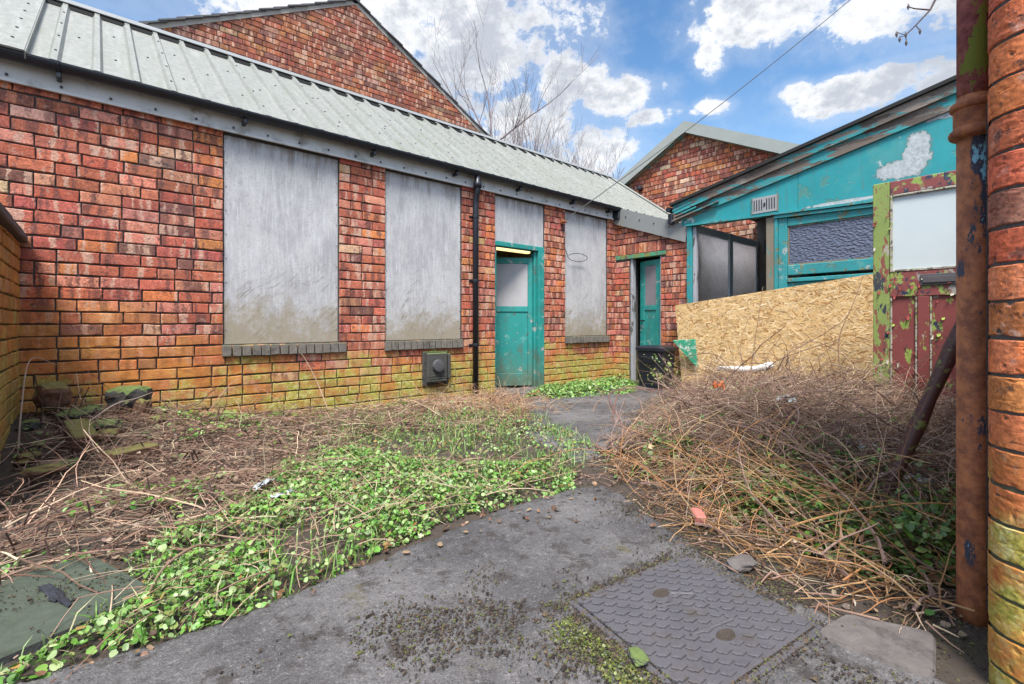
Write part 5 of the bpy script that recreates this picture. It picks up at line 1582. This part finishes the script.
def dead_litter():
    rr = random.Random(77); mb = MB(); mg = MB()
    DL_ = [(.20, .115, .075), (.13, .075, .05), (.28, .18, .12), (.09, .055, .04), (.33, .24, .17)]
    for poly, box, n, hh, ng in ((POLY_GREEN, (-.2, 2.2, 1.55, 3.4), 1500, .035, 0), (POLY_DEAD, (-.36, 3.6, 2.0, 4.5), 3600, .05, 1500), (POLY_BRAMBLE, (1.7, 5.9, .18, 3.1), 4600, .20, 1500)):
        c = 0
        while c < n:
            x, y = rr.uniform(box[0], box[1]), rr.uniform(box[2], box[3])
            d = sdist(x, y, poly)
            if d < -.06: continue
            z = gz(x, y) + .01 + hh * rr.random() * sst(d, 0, .5)
            leaf(mb, Vector((x, y, z)), rr.uniform(.007, .022), Vector((rr.gauss(0, .7), rr.gauss(0, .7), 1)), rr.uniform(0, 6.28), rr.choice(DL_)); c += 1
        c = 0
        while c < ng:
            x, y = rr.uniform(box[0], box[1]), rr.uniform(box[2], box[3])
            d = sdist(x, y, poly)
            if d < 0 or fbm(x + 9, y, 2.4, 2) < .12: continue
            z = gz(x, y) + .02 + hh * (.3 + .7 * rr.random()) * sst(d, 0, .5)
            leaf(mg, Vector((x, y, z)), rr.uniform(.010, .026), Vector((rr.gauss(-.1, .5), rr.gauss(-.1, .5), 1)), rr.uniform(0, 6.28), rr.choice(GREENS + [(.16, .2, .05)])); c += 1
    o = mb.build('leaf_litter', M['leaf']); o['kind'] = 'stuff'; o['label'] = 'brown dead leaf litter caught among the stems'; o['category'] = 'leaves'
    o = mg.build('stray_weeds', M['leaf'], smooth=True); o['kind'] = 'stuff'; o['label'] = 'stray green weeds poking up through the dead stems'; o['category'] = 'weeds'
    mb = MB(); c = 0
    while c < 3200:
        x, y = rr.uniform(-.2, 3.2), rr.uniform(1.5, 4.1)
        if sdist(x, y, POLY_GREEN) < 0 and sdist(x, y, POLY_SPARSE) < 0: continue
        if fbm(x, y + 4, 4, 2) < -.1: continue
        h = rr.uniform(.03, .11); a = rr.uniform(0, 6.28); lean = rr.uniform(.2, 1.1); w = rr.uniform(.0012, .0028)
        p = Vector((x, y, gz(x, y))); dv = Vector((math.cos(a), math.sin(a), 0)); sv = Vector((-dv.y, dv.x, 0)) * w
        m1 = p + dv * h * lean * .35 + Vector((0, 0, h * .65)); e = p + dv * h * lean + Vector((0, 0, h * .9))
        cl = rr.choice(GREENS + [(.30, .34, .14), (.42, .38, .22), (.20, .30, .08)])
        mb.add([tuple(p - sv), tuple(p + sv), tuple(m1 + sv), tuple(m1 - sv), tuple(e)], [(0, 1, 2, 3), (3, 2, 4)], cl); c += 1
    o = mb.build('grass_blades', M['leaf']); o['kind'] = 'stuff'; o['label'] = 'thin grass blades standing among the low green weeds'; o['category'] = 'grass'
dead_litter()

# individual canes one can follow
def cane(pts, r, label, col, group=None):
    mb = MB(); n = 26; P_ = [Vector(p) for p in pts]
    out = []
    for k in range(n + 1):
        t = k / n * (len(P_) - 1); i = min(int(t), len(P_) - 2); f = t - i
        p0, p1, p2, p3 = P_[max(i - 1, 0)], P_[i], P_[i + 1], P_[min(i + 2, len(P_) - 1)]
        out.append(.5 * ((2 * p1) + (p2 - p0) * f + (2 * p0 - 5 * p1 + 4 * p2 - p3) * f * f + (3 * p1 - p0 - 3 * p2 + p3) * f ** 3))
    mb.tube(out, [r * (1 - .6 * k / n) for k in range(n + 1)], 6, col)
    tag(mb.build('bramble_cane', M['stem'], org=pts[0]), label, 'bramble cane', group)
G_ = 'long bramble canes'
cane([(5.1, 2.15, .2), (5.15, 2.13, .6), (5.2, 2.10, .95), (5.25, 2.08, 1.25)], .006, 'thin upright cane standing before the middle of the chipboard', (.26, .17, .10), G_)
cane([(4.8, 2.1, .25), (4.95, 2.4, .52), (5.1, 2.8, .50), (5.2, 3.1, .32)], .006, 'arching cane bending left across the chipboard foot', (.20, .12, .08), G_)
cane([(4.9, 2.0, .25), (4.9, 1.85, .48), (5.0, 1.6, .62), (5.1, 1.35, .72)], .006, 'straight dark cane slanting up to the right across the chipboard', (.13, .08, .06), G_)
cane([(5.0, 1.3, .25), (5.05, 1.35, .7), (5.1, 1.25, 1.05), (5.2, 1.2, 1.3)], .0055, 'tall thin cane standing before the right end of the chipboard', (.24, .15, .1), G_)
cane([(4.4, 1.5, .25), (4.6, 1.6, .62), (4.8, 1.45, .70), (5.0, 1.25, .55)], .006, 'looping cane before the chipboard beside the old door', (.22, .13, .09), G_)
cane([(3.0, 2.2, .1), (3.05, 2.35, .32), (3.4, 2.1, .34), (3.9, 1.7, .30)], .006, 'dark looping cane at the left end of the bramble mound', (.14, .07, .06), G_)
cane([(3.0, 2.3, .1), (3.2, 2.3, .36), (3.6, 1.9, .24), (4.0, 1.3, .32)], .006, 'long low cane running right across the bramble mound', (.17, .09, .07), G_)
cane([(2.0, .75, .05), (2.1, .55, .16), (2.3, .35, .2), (2.55, .22, .16)], .0045, 'orange cane arching low between slab and pole', (.45, .24, .10), G_)
cane([(-.25, 3.6, .12), (0.05, 3.95, .33), (.2, 4.1, .36), (.3, 4.3, .37)], .005, 'pale straight stem leaning across the left corner stones', (.36, .28, .24), G_)
cane([(1.55, 4.3, .1), (1.5, 4.45, .35), (1.42, 4.52, .55), (1.38, 4.54, .6)], .005, 'pale stem leaning on the wall below the widest board', (.34, .24, .16), G_)
cane([(.32, 2.0, .06), (.25, 1.95, .10), (.16, 1.88, .085), (.10, 1.75, .05)], .006, 'brown curved stem lying over the green weeds', (.20, .13, .09), G_)
cane([(-.33, 3.7, .05), (-.32, 3.8, .4), (-.3, 4.0, .65), (-.2, 4.2, .60)], .005, 'pale bent stem rising against the low left wall', (.33, .25, .2), G_)

# ivy-like stalks before the bin
rr = random.Random(4)
mb = MB(); pl = thing('young_bush', 'young yellow green leafy shoots in front of the black bin', 'plant', (5.35, 3.3, .05))
for i in range(12):
    p = Vector((5.35 + rr.gauss(0, .06), 3.28 + rr.gauss(0, .08), .05))
    pts = stem(mb, rr, p, rr.uniform(2, 5.5), rr.uniform(.25, .55), .003, 2.2, .5, (.25, .18, .12), 6, .14)
mb.build('stem', M['stem'], pl)
mb2 = MB()
for i in range(70):
    p = Vector((5.33 + rr.gauss(0, .12), 3.28 + rr.gauss(0, .14), rr.uniform(.08, .48)))
    leaf(mb2, p, rr.uniform(.02, .04), Vector((rr.gauss(-.4, .6), rr.gauss(-.2, .6), .8)), rr.uniform(0, 6.28), rr.choice([(.18, .22, .05), (.10, .17, .03), (.22, .2, .06)]))
mb2.build('leaves', M['leaf'], pl)

# crumbs of soil and fallen leaves on the path
def crumbs():
    rr = random.Random(55); mb = MB()
    def ok(x, y): return fbm(x + 2, y, 5.5, 4) + .25 * fbm(x, y, 22, 2)
    spots = [((.72, 1.15), .17, 3000, .04), ((.97, .80), .09, 1600, -.1), ((.95, 1.0), .10, 800, 0), ((1.80, .90), .12, 2200, -.2), ((1.66, .62), .08, 1300, -.2), ((1.2, 1.2), .45, 1500, .16), ((1.45, .33), .09, 1000, -.1), ((.3, 1.45), .35, 700, .16), ((1.95, 1.25), .12, 1500, -.2), ((1.85, .25), .10, 1000, -.3), ((-.05, 2.0), .16, 700, .0), ((2.2, 1.6), .25, 900, -.1), ((1.3, .7), .22, 500, .14)]
    for q in range(26):
        t = q / 26 * 4; e = t % 1
        px, py = [(1.05 + .53 * e, .99 - .05 * e), (1.58 - .06 * e, .93 - .46 * e), (1.52 - .53 * e, .46 + .06 * e), (1.0 + .06 * e, .52 + .46 * e)][int(t)]
        spots.append(((px, py), .022, 170, -.35))
    for (cx, cy), s, n, thr in spots:
        for i in range(n):
            x, y = rr.gauss(cx, s), rr.gauss(cy, s * .75)
            if ok(x, y) < thr: continue
            q = rr.uniform(.0012, .0042) * (2.0 if rr.random() < .05 else 1)
            c = rr.choice([(.035, .025, .02), (.06, .042, .03), (.025, .018, .015), (.10, .07, .045), (.09, .10, .03), (.045, .035, .028)])
            z = .016 + q * .3
            if sdist(x, y, POLY_PATH) < 0: z = gz(x, y) + .003
            if x < .1 and y > 1.75: z = .036
            base = [Vector((rr.gauss(0, .15), rr.gauss(0, .15), 0)) + Vector(v) for v in ((1, 0, 0), (-.5, .87, 0), (-.5, -.87, 0), (0, 0, .8), (0, 0, -.6))]
            st_ = rr.uniform(.7, 1.8)
            vs = [(x + v.x * q * st_, y + v.y * q, z + v.z * q) for v in base]
            mb.add(vs, [(0, 1, 3), (1, 2, 3), (2, 0, 3), (1, 0, 4), (2, 1, 4), (0, 2, 4)], c)
    o = mb.build('soil_crumbs', M['stem']); o['kind'] = 'stuff'; o['label'] = 'dark crumbs of soil scattered over the asphalt'; o['category'] = 'soil'
    mb = MB()
    for i in range(120):
        if rr.random() < .6:
            x = rr.uniform(-.2, 2.1); y = 1.62 + .08 * math.sin(x * 3) + rr.gauss(0, .06)
        else: x, y = rr.uniform(.2, 3.5), rr.uniform(.5, 3.5)
        z = (.020 if sdist(x, y, POLY_PATH) > 0 else gz(x, y) + .012) + rr.uniform(0, .006)
        leaf(mb, Vector((x, y, z)), rr.uniform(.012, .03), Vector((rr.gauss(0, .3), rr.gauss(0, .3), 1)), rr.uniform(0, 6.28), rr.choice([(.18, .09, .05), (.24, .15, .08), (.10, .06, .045), (.32, .22, .12)]))
    o = mb.build('fallen_leaves', M['leaf']); o['kind'] = 'stuff'; o['label'] = 'brown fallen leaves along the weed edge'; o['category'] = 'leaves'
crumbs()

# ------------------------------------------------------------------ sky, sun, camera
SUN_AZ, SUN_EL = rad(226), rad(60)     # direction towards the sun, measured from +X
w = bpy.data.worlds.new('World'); SC.world = w; w.use_nodes = True
nt = w.node_tree; nt.nodes.clear()
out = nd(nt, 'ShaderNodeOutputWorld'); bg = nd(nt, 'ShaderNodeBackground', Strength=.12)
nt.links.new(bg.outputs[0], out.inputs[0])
sky = nd(nt, 'ShaderNodeTexSky', {'sky_type': 'NISHITA', 'sun_disc': False, 'sun_elevation': SUN_EL, 'sun_rotation': rad(90) - SUN_AZ, 'air_density': 1.0, 'dust_density': .6, 'ozone_density': 1.6})
vec = vm(nt, 'NORMALIZE', nd(nt, 'ShaderNodeTexCoord').outputs['Generated'])
sx = sepz(nt, vec)
az = mt(nt, 'ARCTAN2', sx[1], sx[0]); el = mt(nt, 'ARCSINE', sx[2])
warp = nz(nt, vec, 9.0, 9, .62); warp2 = nz(nt, vec, 3.5, 6, .6)
CL = [  # azimuth, elevation, half width, half height (degrees), weight
    (80, 30.5, 15, 3.2, .75), (54, 31, 14, 6.5, 1.2), (60, 24, 9, 5, .9), (50, 22, 9, 4, .8), (43, 27, 5, 3, 1.0),
    (36, 24.8, 5.5, 2.0, 1.0), (32.3, 22.6, 3.5, 1.3, .9), (26.8, 27.1, 1.8, 1.6, .75), (27.3, 22.6, 2.5, .9, .8),
    (20, 30.2, 9, 3.4, .9), (10, 27, 7, 2.8, .9), (12, 21.3, 6.5, 2.2, 1.25), (8, 20.6, 4.5, 1.8, 1.1), (18.6, 22.6, 1.6, 1.0, .7),
    (38, 19.5, 6, 2.0, .6), (65, 33, 8, 4, .9), (46, 17.5, 10, 4, .6)]
dens = None
for a, e, wa, he, wt in CL:
    da = mt(nt, 'DIVIDE', mt(nt, 'SUBTRACT', az, rad(a)), rad(wa)); de = mt(nt, 'DIVIDE', mt(nt, 'SUBTRACT', el, rad(e)), rad(he))
    q = mt(nt, 'MULTIPLY_ADD', de, de, mt(nt, 'MULTIPLY', da, da))
    v = mt(nt, 'MULTIPLY', mt(nt, 'SUBTRACT', 1.0, q), wt)
    v = mt(nt, 'MAXIMUM', v, -1.2)
    dens = v if dens is None else mt(nt, 'MAXIMUM', dens, v)
# the half of the sky outside the picture carries broken cloud too
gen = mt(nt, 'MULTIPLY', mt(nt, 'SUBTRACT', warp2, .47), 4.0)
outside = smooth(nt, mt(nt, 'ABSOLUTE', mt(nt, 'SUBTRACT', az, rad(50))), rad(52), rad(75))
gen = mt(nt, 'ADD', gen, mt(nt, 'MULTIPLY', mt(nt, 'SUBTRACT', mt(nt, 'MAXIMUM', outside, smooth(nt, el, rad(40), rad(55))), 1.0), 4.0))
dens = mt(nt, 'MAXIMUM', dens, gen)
wfine = nz(nt, vscale(nt, vec, (1, 1, 1.5)), 24.0, 9, .68)
d2 = mt(nt, 'ADD', dens, mt(nt, 'MULTIPLY', mt(nt, 'SUBTRACT', warp, .5), 3.4))
d2 = mt(nt, 'ADD', d2, mt(nt, 'MULTIPLY', mt(nt, 'SUBTRACT', wfine, .5), 2.4))
mask = mt(nt, 'MAXIMUM', smooth(nt, d2, .0, .62), mt(nt, 'MULTIPLY', smooth(nt, mt(nt, 'ADD', d2, mt(nt, 'MULTIPLY', mt(nt, 'SUBTRACT', warp2, .5), 4.0)), -1.6, 1.0), .28))
shade = smooth(nt, mt(nt, 'ADD', mt(nt, 'MULTIPLY_ADD', wfine, .35, mt(nt, 'MULTIPLY', warp2, .7)), mt(nt, 'MULTIPLY', d2, .09)), .50, .72)
cloud = mix(nt, shade, (4.5, 4.55, 4.65), (2.5, 2.7, 3.05))
blue = mix(nt, 1.0, sky.outputs[0], (.60, .82, .93), 'MULTIPLY')
haze = smooth(nt, el, rad(30), rad(8))
blue = mix(nt, mt(nt, 'MULTIPLY', haze, .30), blue, (2.9, 3.9, 4.9))
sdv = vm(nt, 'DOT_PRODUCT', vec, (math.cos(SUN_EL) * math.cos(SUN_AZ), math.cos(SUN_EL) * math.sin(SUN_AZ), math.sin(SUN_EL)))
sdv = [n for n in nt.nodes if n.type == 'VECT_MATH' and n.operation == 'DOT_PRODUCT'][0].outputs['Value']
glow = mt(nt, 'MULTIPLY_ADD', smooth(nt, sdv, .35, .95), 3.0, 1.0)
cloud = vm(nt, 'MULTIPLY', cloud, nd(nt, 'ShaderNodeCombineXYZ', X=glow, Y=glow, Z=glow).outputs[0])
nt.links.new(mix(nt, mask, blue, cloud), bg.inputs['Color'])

sun = bpy.data.lights.new('sun', 'SUN'); sun.energy = 3.7; sun.angle = rad(18); sun.color = (1, .95, .87)
so = bpy.data.objects.new('sun', sun); COL.objects.link(so)
sd = Vector((math.cos(SUN_EL) * math.cos(SUN_AZ), math.cos(SUN_EL) * math.sin(SUN_AZ), math.sin(SUN_EL)))
so.rotation_euler = sd.to_track_quat('Z', 'Y').to_euler(); so.location = sd * 20

cd = bpy.data.cameras.new('camera'); co = bpy.data.objects.new('camera', cd); COL.objects.link(co)
cd.sensor_width = 36; cd.lens = 36 * 480 / 1024.; cd.shift_y = -18 / 1024.
cd.clip_start = .05; cd.clip_end = 1500
co.location = (0, 0, .86)
th = math.atan2(.757, .6534)            # heading of the view, from +X
co.rotation_euler = (rad(90), 0, th - rad(90))
SC.camera = co
vs_ = SC.view_settings
SC.display_settings.display_device = 'sRGB'
vs_.view_transform = 'Standard'; vs_.look = 'None'; vs_.exposure = 1.0; vs_.gamma = 1; vs_.use_curve_mapping = False
SC.cycles.max_bounces = 10; SC.cycles.diffuse_bounces = 6
SC.cycles.use_denoising = True
